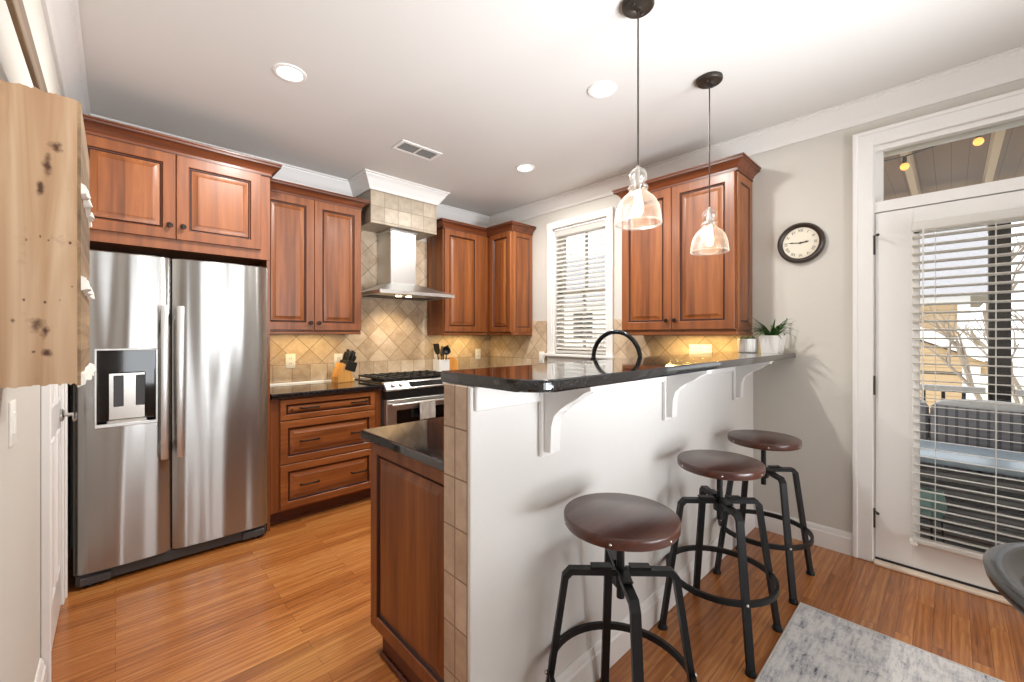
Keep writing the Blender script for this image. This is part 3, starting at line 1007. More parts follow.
# left upper cabinet on the range wall (two tall doors)
UY = 3.4026
ul = thing('wall_cabinet', 'cherry wall cabinet with two tall doors between fridge and hood', 'cabinet', (0.745, UY + 0.02, 1.318))
W_, D_ = 1.494 - 0.745, YB - UY - 0.02 - 0.001
G().box(0, W_, 0, D_ - 0.012, 0.022, 1.045, 0.001).build('carcass', 'cherry_flat', ul, smooth=0)
raised_door(ul, 'door', 0.004, 0.3735, 0.032, 1.040, knob=(0.345, 0.088))
raised_door(ul, 'door', 0.3765, W_ - 0.001, 0.032, 1.040, knob=(0.405, 0.088))
G().box(-0.001, W_ + 0.001, -0.006, 0.016, 0, 0.022, 0.003).box(W_ - 0.016, W_ + 0.001, 0.016, D_ - 0.013, 0, 0.022).build('light_rail', 'cherry_x', ul, smooth=0)
cab_crown(ul, [(0, -0.004), (W_ + 0.001, -0.004), (W_ + 0.001, D_ - 0.002)][0:3] if True else None, 1.045) if False else None
cab_crown(ul, [(0.062, -0.004), (W_ + 0.001, -0.004), (W_ + 0.001, D_ - 0.014)], 1.045)

# cabinet over the refrigerator, with its side panel
FY = 3.12
fc = thing('wall_cabinet', 'deep cherry cabinet with two short doors above the refrigerator', 'cabinet', (XL + 0.001, FY + 0.02, 1.81))
FW = 0.751 - XL - 0.001
FD = YB - FY - 0.021
G().box(0, FW, 0, FD, 0, 0.56, 0.001).build('carcass', 'cherry_flat', fc, smooth=0)
raised_door(fc, 'door', 0.03, 0.4550, 0.06, 0.555, knob=(0.4265, 0.135))
raised_door(fc, 'door', 0.458, 0.893, 0.06, 0.555, knob=(0.488, 0.135))
G().box(FW - 0.019, FW, 0.004, FD, -1.81, 0).build('side_panel', 'cherry_flat', fc, smooth=0)
cab_crown(fc, [(0.002, -0.004), (FW, -0.004), (FW, FD - 0.002)], 0.562)

# corner pair right of the hood
UX = 2.86
cl = thing('wall_cabinet', 'cherry corner cabinet on the range wall, right of the hood', 'cabinet', (2.327, UY + 0.02, 1.312))
cw = UX - 2.327
G().box(0.0, XR - 2.327 - 0.002, 0, D_ - 0.012, 0.022, 1.05, 0.001).build('carcass', 'cherry_flat', cl, smooth=0)
raised_door(cl, 'door', 0.004, 0.435, 0.034, 1.045, stile=0.06)
G().box(0.437, cw + 0.019, -0.016, 0, 0.034, 1.045, 0.002).build('filler', 'cherry', cl, smooth=0)
g = G().rings(0.006, D_ - 0.02, 0.034, 1.045, [(0, 0), (0, -0.006), (0.05, -0.006), (0.055, -0.002), (0.058, -0.002), (0.082, -0.006)])
g.bm.transform(Matrix.Translation((0, D_ - 0.014, 0)) @ Matrix.Rotation(-PI / 2, 4, 'Z'))
g.build('side_panel', 'cherry', cl, smooth=25)
G().box(-0.001, cw + 0.02, -0.006, 0.016, 0, 0.022, 0.003).box(-0.001, 0.016, 0.016, D_ - 0.013, 0, 0.022).build('light_rail', 'cherry_x', cl, smooth=0)
cab_crown(cl, [(-0.001, D_ - 0.014), (-0.001, -0.004), (cw + 0.015, -0.004)], 1.05)

cr = thing('wall_cabinet', 'narrow cherry corner cabinet on the window wall, left of the window', 'cabinet', (UX + 0.02, UY + 0.018, 1.312), -PI / 2)
rw = UY + 0.018 - 3.033
DR = XR - UX - 0.02 - 0.0135
G().box(0.0, rw, 0, DR, 0.022, 1.05, 0.001).build('carcass', 'cherry_flat', cr, smooth=0)
raised_door(cr, 'door', 0.066, rw - 0.004, 0.034, 1.045, stile=0.055)
g = G().rings(0.012, DR - 0.004, 0.034, 1.045, [(0, 0), (0, -0.008), (0.045, -0.008), (0.05, -0.003), (0.053, -0.003), (0.08, -0.008)])
g.bm.transform(Matrix.Translation((rw, 0, 0)) @ Matrix.Rotation(PI / 2, 4, 'Z'))
sp = g.build('side_panel', 'cherry', cr, smooth=25)
g = G().rings(0.012, DR - 0.004, 0.034, 1.045, [(0.044, -0.0084), (0.047, -0.0088), (0.053, -0.0040), (0.055, -0.0042)], cap=False)
g.bm.transform(Matrix.Translation((rw, 0, 0)) @ Matrix.Rotation(PI / 2, 4, 'Z'))
g.build('glaze_bead', 'glaze', sp, smooth=0)
G().box(0.03, rw + 0.006, -0.006, 0.016, 0, 0.022, 0.003).box(rw - 0.012, rw + 0.006, 0.016, DR, 0, 0.022, 0.002).build('light_rail', 'cherry_x', cr, smooth=0)
cab_crown(cr, [(0.005, -0.004), (rw + 0.004, -0.004), (rw + 0.004, DR)], 1.05)

# two-door cabinet right of the window
ur = thing('wall_cabinet', 'cherry wall cabinet with two doors right of the window, behind the pendants', 'cabinet', (UX + 0.02, 1.775, 1.309), -PI / 2)
rw = 1.775 - 0.949
G().box(0, rw, 0, DR, 0.024, 1.058, 0.001).build('carcass', 'cherry_flat', ur, smooth=0)
raised_door(ur, 'door', 0.004, 0.4030, 0.040, 1.052, knob=(0.374, 0.106))
raised_door(ur, 'door', 0.4060, rw - 0.004, 0.040, 1.052, knob=(0.435, 0.106))
g = G().rings(0.006, DR - 0.004, 0.036, 1.05, [(0, 0), (0, -0.008), (0.052, -0.008), (0.058, -0.002), (0.062, -0.002), (0.09, -0.008)])
g.bm.transform(Matrix.Translation((rw, 0, 0)) @ Matrix.Rotation(PI / 2, 4, 'Z'))
sp = g.build('side_panel', 'cherry', ur, smooth=25)
g = G().rings(0.006, DR - 0.004, 0.036, 1.05, [(0.051, -0.0084), (0.054, -0.0090), (0.061, -0.0030), (0.064, -0.0030)], cap=False)
g.bm.transform(Matrix.Translation((rw, 0, 0)) @ Matrix.Rotation(PI / 2, 4, 'Z'))
g.build('glaze_bead', 'glaze', sp, smooth=0)
G().box(-0.002, rw + 0.010, -0.008, 0.016, 0, 0.024, 0.003).box(rw - 0.01, rw + 0.010, 0.016, DR, 0, 0.024, 0.002).build('light_rail', 'cherry_x', ur, smooth=0)
cab_crown(ur, [(0, DR), (0, -0.004), (rw + 0.004, -0.004), (rw + 0.004, DR)], 1.058)

# drawer base cabinet left of the range
BFY = 3.142
db = thing('base_cabinet', 'cherry base cabinet with three wide drawers left of the range', 'cabinet', (0.757, BFY + 0.02, 0))
bw = 1.553 - 0.757
bd = YB - BFY - 0.021
G().box(0, bw, 0, bd - 0.013, 0.1, 0.876, 0.001).build('carcass', 'cherry_flat', db, smooth=0)
G().box(0.0, bw, 0.075, 0.09, 0, 0.1).box(0.0, bw, 0.062, 0.075, 0, 0.02, 0.004).build('toe_kick', 'toe', db, smooth=0)
pulls = (0.245, 0.605)
raised_door(db, 'drawer', 0.056, bw - 0.062, 0.725, 0.868, 'cherry_x', 'cherry_x', stile=0.04, pull=[(p, 0.80) for p in pulls])
raised_door(db, 'drawer', 0.056, bw - 0.062, 0.425, 0.718, 'cherry_x', 'cherry_x', stile=0.052, pull=[(p, 0.57) for p in pulls])
raised_door(db, 'drawer', 0.056, bw - 0.062, 0.115, 0.418, 'cherry_x', 'cherry_x', stile=0.052, pull=[(p, 0.265) for p in pulls])

# peninsula base cabinet with its end panel, and the runs under the corner counter
EX = 0.787
KY0, KY1 = PY + PT, 1.678
pc = thing('base_cabinet', 'cherry peninsula cabinet with raised end panel beside the tiled half wall', 'cabinet', (EX, KY1, 0), -PI / 2)
kl = KY1 - KY0 - 0.002
G().box(0, kl, 0.0, XR - EX - 0.02, 0.1, 0.876, 0.001).box(0.075, kl, 0.02, XR - EX - 0.02, 0, 0.1).build('carcass', 'cherry_flat', pc, smooth=0)
raised_door(pc, 'end_panel', 0.0, kl, 0.1, 0.874, y=0.0, t=0.012, stile=0.058)
G().box(0.075, kl, 0.006, 0.02, 0, 0.1).box(0.068, kl, -0.006, 0.006, 0, 0.022, 0.005).build('toe_kick', 'toe', pc, smooth=0)
rc = thing('base_cabinet', 'cherry corner base cabinet under the counter right of the range', 'cabinet', (2.322, BFY + 0.02, 0))
G().box(0, XR - 2.322 - 0.016, 0, bd - 0.014, 0.1, 0.876, 0.001).box(0, XR - 2.322 - 0.016, 0.075, bd - 0.014, 0, 0.1).build('carcass', 'cherry_flat', rc, smooth=0)
raised_door(rc, 'door', 0.004, 0.25, 0.115, 0.868, knob=(0.22, 0.80), stile=0.05)

# ------------------------------------------------------------------ stone tops
def slab_top(name, label, poly, z0, z1):
    o = G().prism(poly, 'z', z0, z1, 0.006).build(name, 'granite', smooth=20)
    return tag(o, label, 'countertop')


def rounded(poly, radii, n=8):
    out = []
    m = len(poly)
    for i in range(m):
        p = Vector(poly[i])
        r_ = radii[i]
        if r_ <= 0:
            out.append(tuple(p))
            continue
        a = (Vector(poly[i - 1]) - p).normalized()
        b = (Vector(poly[(i + 1) % m]) - p).normalized()
        th = a.angle(b)
        d = r_ / math.tan(th / 2)
        s, e = p + a * d, p + b * d
        c = p + (a + b).normalized() * (r_ / math.sin(th / 2))
        a0 = math.atan2(s.y - c.y, s.x - c.x)
        a1 = math.atan2(e.y - c.y, e.x - c.x)
        da = (a1 - a0 + PI) % (2 * PI) - PI
        for k in range(n + 1):
            t = a0 + da * k / n
            out.append((c.x + r_ * math.cos(t), c.y + r_ * math.sin(t)))
    return out


slab_top('countertop', 'short black granite counter over the drawer cabinet, left of the range', [(0.757, BFY - 0.018), (1.554, BFY - 0.018), (1.554, YB - 0.02), (0.757, YB - 0.02)], 0.877, 0.914)
slab_top('countertop', 'low black granite counter of the peninsula wrapping to the far corner', [(0.743, KY0 + 0.002), (XR - 0.016, KY0 + 0.002), (XR - 0.016, YB - 0.02), (2.32, YB - 0.02), (2.32, BFY - 0.018), (2.53, BFY - 0.018), (2.53, 1.70), (0.743, 1.70)], 0.877, 0.914)
bar = G().prism(rounded([(0.735, 1.103), (0.735, 0.692), (XR - 0.002, 0.692), (XR - 0.002, 1.103)], [0.01, 0.075, 0, 0]), 'z', 1.163, 1.196, 0.008).build('countertop', 'granite', smooth=20)
tag(bar, 'raised black granite bar top with rounded corner on the white half wall', 'countertop')

# corbels under the bar
def corbel(x, label):
    t = thing('corbel', label, 'bracket', (x, PY - 0.0005, 1.1625), 0, 'corbels under the bar top')
    G().box(-0.034, 0.034, -0.018, 0, -0.255, 0, 0.003).build('back_plate', 'white', t, smooth=0)
    prof = [(-0.018, -0.012), (-0.205, -0.012), (-0.205, -0.022), (-0.180, -0.026), (-0.158, -0.046), (-0.132, -0.064), (-0.108, -0.072), (-0.088, -0.086), (-0.084, -0.097), (-0.072, -0.1), (-0.058, -0.114), (-0.050, -0.15), (-0.047, -0.2), (-0.048, -0.236), (-0.018, -0.24)]
    G().prism(prof, 'x', -0.024, 0.024, 0.003).build('scroll', 'white', t, smooth=40)
    G().box(-0.034, 0.034, -0.21, -0.018, -0.012, 0, 0.003).build('cap', 'white', t, smooth=0)
    return t


corbel(1.045, 'white scrolled corbel nearest the tiled end of the bar')
corbel(1.90, 'white scrolled corbel, middle one of the three under the bar')
corbel(2.81, 'white scrolled corbel nearest the clock wall, below the potted plants')

# ------------------------------------------------------------------ refrigerator
F0, F1, FF = -0.155, 0.721, 3.056
fr = thing('refrigerator', 'stainless steel side by side refrigerator with water dispenser', 'refrigerator', (F0, FF, 0))
fw = F1 - F0
seam = 0.233 - F0
G().box(0.004, fw - 0.004, 0.075, 0.64, 0.02, 1.745, 0.004).build('body', 'dark', fr, smooth=0)


def fridge_door(x0, x1, cut=None):
    """Door slab with a softly bowed front; an opening is left for the dispenser."""
    g = G()
    xs = [x0 + (x1 - x0) * k / 14 for k in range(15)]
    z0, z1 = 0.078, 1.752
    if cut:
        xs = sorted(set([x for x in xs if not (cut[0] - .01 < x < cut[0] + .01 or cut[1] - .01 < x < cut[1] + .01)] + [cut[0], cut[1]]))
    zs = [z0, 0.082] + ([cut[2], cut[3]] if cut else [0.9]) + [z1 - 0.006, z1]
    def yy(x, z):
        t = (x - x0) / (x1 - x0) * 2 - 1
        y = 0.012 * (abs(t) ** 2.4) + 0.016 * max(0, (abs(t) - 0.94) / 0.06) ** 2
        if z in (z0, z1):
            y += 0.006
        return y
    vs = {}
    for i, x in enumerate(xs):
        for j, z in enumerate(zs):
            vs[i, j] = g.bm.verts.new((x, yy(x, z), z))
    for i in range(len(xs) - 1):
        for j in range(len(zs) - 1):
            if cut and cut[0] - 1e-6 <= xs[i] and xs[i + 1] <= cut[1] + 1e-6 and zs[j] == cut[2]:
                continue
            g.bm.faces.new((vs[i, j], vs[i + 1, j], vs[i + 1, j + 1], vs[i, j + 1]))
    b = [g.bm.verts.new(p) for p in ((x0, 0.07, z0), (x1, 0.07, z0), (x1, 0.07, z1), (x0, 0.07, z1))]
    n, m = len(xs) - 1, len(zs) - 1
    g.bm.faces.new([vs[i, 0] for i in range(n + 1)][::-1] + [b[0], b[1]])
    g.bm.faces.new([vs[i, m] for i in range(n + 1)] + [b[2], b[3]])
    g.bm.faces.new([vs[0, j] for j in range(m + 1)] + [b[3], b[0]])
    g.bm.faces.new([vs[n, j] for j in range(m + 1)][::-1] + [b[1], b[2]])
    return g


cut = (0.082, 0.322, 0.835, 1.232)
fd = fridge_door(0.0, seam - 0.004, cut).build('freezer_door', 'steel', fr, smooth=40)
rd = fridge_door(seam + 0.004, fw).build('fridge_door', 'steel', fr, smooth=40)
for dd, hx in ((fd, seam - 0.035), (rd, seam + 0.035)):
    h = G().box(hx - 0.0165, hx + 0.0165, -0.062, -0.045, 0.62, 1.475, 0.006, 2)
    h.box(hx - 0.012, hx + 0.012, -0.046, 0.008, 0.64, 0.70, 0.004).box(hx - 0.012, hx + 0.012, -0.046, 0.008, 1.395, 1.455, 0.004)
    h.build('handle', 'steel_x', dd)
# dispenser
cx0, cx1, cz0, cz1 = cut
g = G()
g.box(cx0 - 0.006, cx1 + 0.006, -0.004, 0.012, cz0 - 0.012, cz0 + 0.006, 0.003)
g.box(cx0 - 0.006, cx1 + 0.006, -0.004, 0.012, cz1 - 0.004, cz1 + 0.006, 0.003)
g.box(cx0 - 0.006, cx0 + 0.003, -0.004, 0.012, cz0, cz1, 0.002).box(cx1 - 0.003, cx1 + 0.006, -0.004, 0.012, cz0, cz1, 0.002)
ds = g.build('dispenser', 'steel_x', fd, smooth=0)
g = G()
g.box(cx0, cx1, 0.06, 0.0695, cz0, cz1).box(cx0, cx0 + 0.004, 0.01, 0.065, cz0, cz1).box(cx1 - 0.004, cx1, 0.01, 0.065, cz0, cz1).box(cx0, cx1, 0.01, 0.065, cz1 - 0.11, cz1)
g.build('dispenser_cavity', 'blackglass', fr, smooth=0)
g = G().box(cx0 + 0.045, cx1 - 0.045, 0.035, 0.06, cz0 + 0.02, cz1 - 0.125, 0.004).box(cx0 + 0.04, cx1 - 0.04, 0.004, 0.06, cz0 + 0.004, cz0 + 0.02, 0.003)
g.build('dispenser_tray', 'chrome', fr, smooth=0)
for q in (0.35, 0.72):
    G().box(cx0 + 0.24 * q - 0.018, cx0 + 0.24 * q + 0.022, 0.026, 0.036, cz0 + 0.09, cz1 - 0.14, 0.003).build('paddle', 'dark', fr, smooth=0)
G().box(0.006, fw - 0.006, 0.03, 0.08, 0.016, 0.072, 0.004).build('grille', 'dark', fr, smooth=0)
for x0 in (0.02, fw - 0.14):
    G().box(x0, x0 + 0.12, 0.012, 0.034, 0.018, 0.06, 0.004).build('hinge_cover', 'dark', fr, smooth=0)
for px in (0.06, fw - 0.06):
    for py in (0.05, 0.6):
        G().cyl((px, py, 0), (px, py, 0.025), 0.02, seg=12).build('foot', 'black', fr)

# ------------------------------------------------------------------ range
RX0, RX1, RY = 1.557, 2.317, 3.10
rg = thing('range', 'stainless gas range with black grates and glass oven door', 'range', (RX0, RY, 0))
rwid = RX1 - RX0
G().box(0, rwid, 0.03, YB - RY - 0.03, 0.05, 0.9, 0.003).build('body', 'dark', rg, smooth=0)
G().box(0, rwid, 0.04, YB - RY - 0.025, 0.9, 0.925, 0.005).build('cooktop', 'blackglass', rg, smooth=0)
pn = G().prism([(-0.012, 0.868), (-0.016, 0.876), (0.035, 0.93), (0.07, 0.932), (0.07, 0.86), (0.0, 0.86)], 'x', 0.0, rwid, 0.002).build('control_panel', 'steel_x', rg, smooth=30)
nrm = Vector((0, -0.727, 0.686))
for kx in (0.07, 0.14, rwid - 0.14, rwid - 0.07):
    p = Vector((kx, 0.01, 0.9035))
    G().cyl(p, p + nrm * 0.022, 0.019, 0.016, seg=16).build('knob', 'steel_x', pn)
dm = Matrix.Translation((0, 0.0095, 0.9035)) @ Matrix.Rotation(R(46.6) - PI / 2, 4, 'X')
G().box(0.22, rwid - 0.22, -0.001, 0.003, -0.026, 0.026, 0.001, mtx=Matrix.Translation((0, 0.0085, 0.9025)) @ Matrix.Rotation(-R(43.4), 4, 'X')).build('display', 'blackglass', pn, smooth=0)
G().box(0.0, rwid, -0.004, 0.05, 0.795, 0.86, 0.002).build('vent_strip', 'black', rg, smooth=0)
g = G().rings(0.004, rwid - 0.004, 0.20, 0.79, [(0, 0.03), (0, -0.012), (0.003, -0.015), (0.085, -0.015), (0.088, -0.011)], cap=False)
od = g.build('oven_door', 'steel_x', rg, smooth=25)
G().rings(0.004, rwid - 0.004, 0.20, 0.79, [(0.088, -0.011), (0.088, -0.0112)]).build('oven_window', 'blackglass', od, smooth=0)
h = G().tube([(0.03, -0.012, 0.755), (0.035, -0.06, 0.755), (0.06, -0.066, 0.755), (rwid - 0.06, -0.066, 0.755), (rwid - 0.035, -0.06, 0.755), (rwid - 0.03, -0.012, 0.755)], 0.012, 12)
h.build('handle', 'steel_x', od)
G().rings(0.004, rwid - 0.004, 0.06, 0.19, [(0, 0.03), (0, -0.010), (0.004, -0.014)]).build('storage_drawer', 'steel_x', rg, smooth=25)
for px in (0.04, rwid - 0.04):
    for py in (0.06, 0.52):
        G().cyl((px, py, 0), (px, py, 0.052), 0.018, seg=10).build('foot', 'black', rg)
bx = [0.16, 0.38, 0.60]
for ix, x0 in enumerate((0.02, 0.262, 0.504)):
    g = G()
    x1 = x0 + 0.236
    zt = 0.957
    for a, b, c, d in ((x0, x1, 0.06, 0.072), (x0, x1, 0.55, 0.562)):
        g.box(a, b, c, d, zt - 0.014, zt, 0.003)
    for a in (x0, x0 + 0.075, x0 + 0.15, x1 - 0.012):
        g.box(a, a + 0.012, 0.06, 0.562, zt - 0.014, zt, 0.003)
    for c in (0.18, 0.31, 0.44):
        g.box(x0, x1, c, c + 0.012, zt - 0.014, zt, 0.003)
    for a in (x0 + 0.004, x1 - 0.012):
        for c in (0.064, 0.3, 0.552):
            g.box(a, a + 0.008, c, c + 0.008, 0.924, zt - 0.012)
    for a in (x0 + 0.03, x0 + 0.1, x0 + 0.18):
        for c in (0.12, 0.24, 0.37, 0.5):
            g.box(a, a + 0.03, c, c + 0.012, zt - 0.002, zt + 0.008, 0.003)
    g.build('grate', 'iron', rg, smooth=0)
for bx_ in (0.14, 0.62):
    for by_ in (0.18, 0.44):
        G().lathe([(0, 0), (0.045, 0), (0.045, 0.008), (0.03, 0.012), (0.03, 0.02), (0, 0.022)], (bx_, by_, 0.9245), 20).build('burner', 'iron', rg)

# towel on the oven handle
tw = G()
N_ = 12
path = [(-0.0795, 0.615)] + [(-0.0795 - 0.002 * math.sin(k), 0.615 + 0.14 * k / 5) for k in range(1, 6)]
arc = [(-0.066 + 0.0135 * math.cos(PI - PI * k / 6), 0.755 + 0.0135 * math.sin(PI - PI * k / 6)) for k in range(7)]
back = [(-0.0525, 0.755 - 0.12 * k / 4) for k in range(1, 5)]
pr_ = path + arc[1:] + back
rows = []
for (yy_, zz_) in pr_:
    rows.append([tw.bm.verts.new((0.265 + 0.15 * k / N_, yy_ - 0.004 * math.sin(k * 1.3) * (1 if zz_ < 0.75 else 0.2) if yy_ < -0.066 else yy_, zz_)) for k in range(N_ + 1)])
for a, b in zip(rows, rows[1:]):
    for k in range(N_):
        tw.bm.faces.new((a[k], a[k + 1], b[k + 1], b[k]))
bmesh.ops.solidify(tw.bm, geom=tw.bm.faces[:], thickness=0.003)
tw.bm.transform(Matrix.Translation((RX0, RY, 0)))
tag(tw.build('dish_towel', 'towel', smooth=60), 'pale checked dish towel hanging on the oven door handle', 'towel')

# ------------------------------------------------------------------ range hood
hd = thing('range_hood', 'stainless chimney range hood under the tiled soffit', 'range hood', (1.56, 3.20, 1.66))
hwid = 0.74
hdp = YB - 3.20 - 0.013
g = G()
rim = [(0, 0), (hwid, 0), (hwid, hdp), (0, hdp)]
lo = [g.bm.verts.new((x, y, 0.0)) for x, y in rim]
mi = [g.bm.verts.new((x, y, 0.028)) for x, y in rim]
c0, c1, cy = 1.785 - 1.56, 2.04 - 1.56, 3.45 - 3.20
top = [g.bm.verts.new((x, y, 0.125)) for x, y in ((c0, cy), (c1, cy), (c1, hdp), (c0, hdp))]
for a, b in ((lo, mi), (mi, top)):
    for k in range(4):
        j = (k + 1) % 4
        g.bm.faces.new((a[k], a[j], b[j], b[k]))
g.bm.faces.new(top)
inn = [g.bm.verts.new((x, y, 0.0)) for x, y in ((0.02, 0.02), (hwid - 0.02, 0.02), (hwid - 0.02, hdp - 0.02), (0.02, hdp - 0.02))]
inu = [g.bm.verts.new((v.co.x, v.co.y, 0.005)) for v in inn]
for k in range(4):
    j = (k + 1) % 4
    g.bm.faces.new((lo[j], lo[k], inn[k], inn[j]))
    g.bm.faces.new((inn[j], inn[k], inu[k], inu[j]))
g.bm.faces.new(inu)
g.build('canopy', 'steel_x', hd, smooth=0)
G().box(c0, c1, cy, hdp, 0.12, 0.608, 0.003).build('chimney', 'steel_x', hd, smooth=0)
G().box(c0 - 0.012, c1 + 0.012, cy - 0.012, hdp, 0.588, 0.609, 0.002).build('chimney_collar', 'steel_x', hd, smooth=0)
for fx in (0.06, 0.385):
    G().box(fx, fx + 0.295, 0.28, hdp - 0.04, -0.001, 0.0045, 0.001).build('filter', 'dark', hd, smooth=0)
for lx in (0.285, 0.385):
    G().lathe([(0, 0), (0.024, 0), (0.026, 0.003), (0, 0.004)], (lx, 0.22, 0.0005), 16).build('lamp', 'hoodbulb', hd)
    sl = bpy.data.lights.new('hood_light', 'SPOT')
    sl.energy = 7
    sl.color = (1, 0.80, 0.52)
    sl.spot_size = R(120)
    sl.spot_blend = 0.7
    sl.shadow_soft_size = 0.03
    so = bpy.data.objects.new('hood_light', sl)
    COL.objects.link(so)
    so.location = (1.56 + lx, 3.42, 1.65)
    so.rotation_euler = (R(14), 0, 0)

# ------------------------------------------------------------------ ceiling lights, vent, pendants
def can_light(x, y, label):
    t = thing('recessed_light', label, 'ceiling light', (x, y, ZC), 0, 'recessed ceiling lights')
    G().lathe([(0.055, -0.001), (0.062, -0.007), (0.078, -0.005), (0.08, 0.0), (0.055, 0.0)], seg=32).build('trim_ring', 'white', t)
    G().lathe([(0, -0.0035), (0.045, -0.0035), (0.0552, -0.001), (0.0552, 0.0), (0, 0.0)], seg=32).build('lens', 'can', t)
    l = bpy.data.lights.new('can_light', 'AREA')
    l.shape = 'DISK'
    l.size = 0.1
    l.energy = 27
    l.color = (1, 0.97, 0.93)
    o = bpy.data.objects.new('can_light', l)
    COL.objects.link(o)
    o.location = (x, y, ZC - 0.012)
    return t


can_light(0.657, 2.365, 'round recessed light in the ceiling in front of the refrigerator')
can_light(1.954, 1.334, 'round recessed light in the ceiling beside the nearer pendant')
can_light(2.414, 2.388, 'round recessed light in the ceiling toward the far corner')

vt = thing('ceiling_vent', 'small white ceiling vent with dark louvers near the range', 'vent', (1.61, 2.705, ZC))
G().rings(-0.165, 0.165, -0.085, 0.085, [(0, 0), (0.004, -0.006), (0.028, -0.006), (0.03, -0.002)], cap=False)
g = G()
for a, b, c, d in ((-0.165, 0.165, -0.085, -0.058), (-0.165, 0.165, 0.058, 0.085), (-0.165, -0.138, -0.058, 0.058), (0.138, 0.165, -0.058, 0.058), (-0.008, 0.008, -0.058, 0.058)):
    g.box(a, b, c, d, -0.008, 0, 0.002)
g.build('frame', 'white', vt, smooth=0)
G().box(-0.14, 0.14, -0.06, 0.06, -0.0015, -0.0005).build('duct_opening', 'vent_dark', vt, smooth=0)
g = G()
for k in range(7):
    y = -0.05 + k * 0.0165
    g.box(-0.138, -0.008, y, y + 0.004, -0.0075, -0.0016).box(0.008, 0.138, y, y + 0.004, -0.0075, -0.0016)
g.build('louvers', 'grey', vt, smooth=0)


def pendant(x, y, zb, label):
    t = thing('pendant_light', label, 'pendant light', (x, y, zb), 0, 'pendant lights over the bar')
    top = ZC - zb
    G().lathe([(0, top - 0.022), (0.012, top - 0.03), (0.02, top - 0.024), (0.058, top - 0.022), (0.064, top - 0.016), (0.064, top), (0, top)], seg=32).build('canopy', 'bronze', t)
    for k in (-1, 1):
        G().sphere((0.035 * k, 0.0, top - 0.0245), 0.006, seg=8).build('canopy_screw', 'black', t)
    G().cyl((0, 0, 0.232), (0, 0, top - 0.026), 0.0035, seg=8).build('cord', 'bronze', t)
    G().lathe([(0.0, 0.135), (0.014, 0.135), (0.016, 0.142), (0.016, 0.185), (0.010, 0.195), (0.007, 0.236), (0, 0.237)], seg=16).build('socket', 'chrome', t)
    prof = [(0.0925, 0.0), (0.0918, 0.02), (0.089, 0.045), (0.083, 0.07), (0.074, 0.09), (0.062, 0.106), (0.05, 0.117), (0.040, 0.125), (0.034, 0.133), (0.035, 0.139), (0.0395, 0.143), (0.0405, 0.148), (0.038, 0.153), (0.030, 0.156), (0.023, 0.159), (0.022, 0.163), (0.026, 0.170), (0.0325, 0.180), (0.035, 0.192), (0.034, 0.204), (0.029, 0.215), (0.020, 0.223), (0.008, 0.227)]
    G().lathe(prof, seg=40).build('glass_shade', 'seeded', t, smooth=180, solid=False)
    G().lathe([(0.0900, 0.0), (0.0935, -0.003), (0.0955, 0.002), (0.0930, 0.006), (0.0900, 0.0)], seg=40).build('shade_rim', 'seeded', t, smooth=180)
    G().lathe([(0, 0.03), (0.010, 0.033), (0.018, 0.046), (0.021, 0.062), (0.019, 0.08), (0.014, 0.105), (0.012, 0.134), (0, 0.1345)], seg=20).build('bulb', 'bulb', t, smooth=180)
    l = bpy.data.lights.new('pendant_bulb', 'POINT')
    l.energy = 1.2
    l.color = (1, 0.84, 0.62)
    l.shadow_soft_size = 0.035
    o = bpy.data.objects.new('pendant_bulb', l)
    COL.objects.link(o)
    o.location = (x, y, zb + 0.02)
    return t


pendant(1.553, 0.885, 1.765, 'nearer bell glass pendant light, its canopy cut by the top of the frame')
pendant(2.285, 0.885, 1.752, 'farther bell glass pendant light, its whole round canopy in view')

# warm light bars under the wall cabinets
def under_bar(x0, y0, x1, y1, z, label, power):
    cxm, cym = (x0 + x1) / 2, (y0 + y1) / 2
    ln = math.hypot(x1 - x0, y1 - y0)
    rz = math.atan2(y1 - y0, x1 - x0)
    t = thing('light_bar', label, 'light', (cxm, cym, z), rz)
    G().box(-ln / 2, ln / 2, -0.02, 0.02, -0.014, 0, 0.003).build('housing', 'white', t, smooth=0)
    G().box(-ln / 2 + 0.01, ln / 2 - 0.01, -0.014, 0.014, -0.0165, -0.0138).build('lens', 'warm', t, smooth=0)
    a = area('under_cabinet_light', (cxm, cym, z - 0.018), (cxm, cym, 0), ln * 0.95, 0.02, power, (1, 0.72, 0.30))
    a.rotation_euler = (0, 0, rz)


under_bar(3.02, 1.0, 3.02, 1.5, 1.333, 'slim light bar under the cabinet right of the window', 3.2)
under_bar(2.45, 3.56, 2.95, 3.56, 1.334, 'slim light bar under the corner cabinet', 2.0)
under_bar(0.85, 3.56, 1.4, 3.56, 1.340, 'slim light bar under the cabinet left of the hood', 1.6)

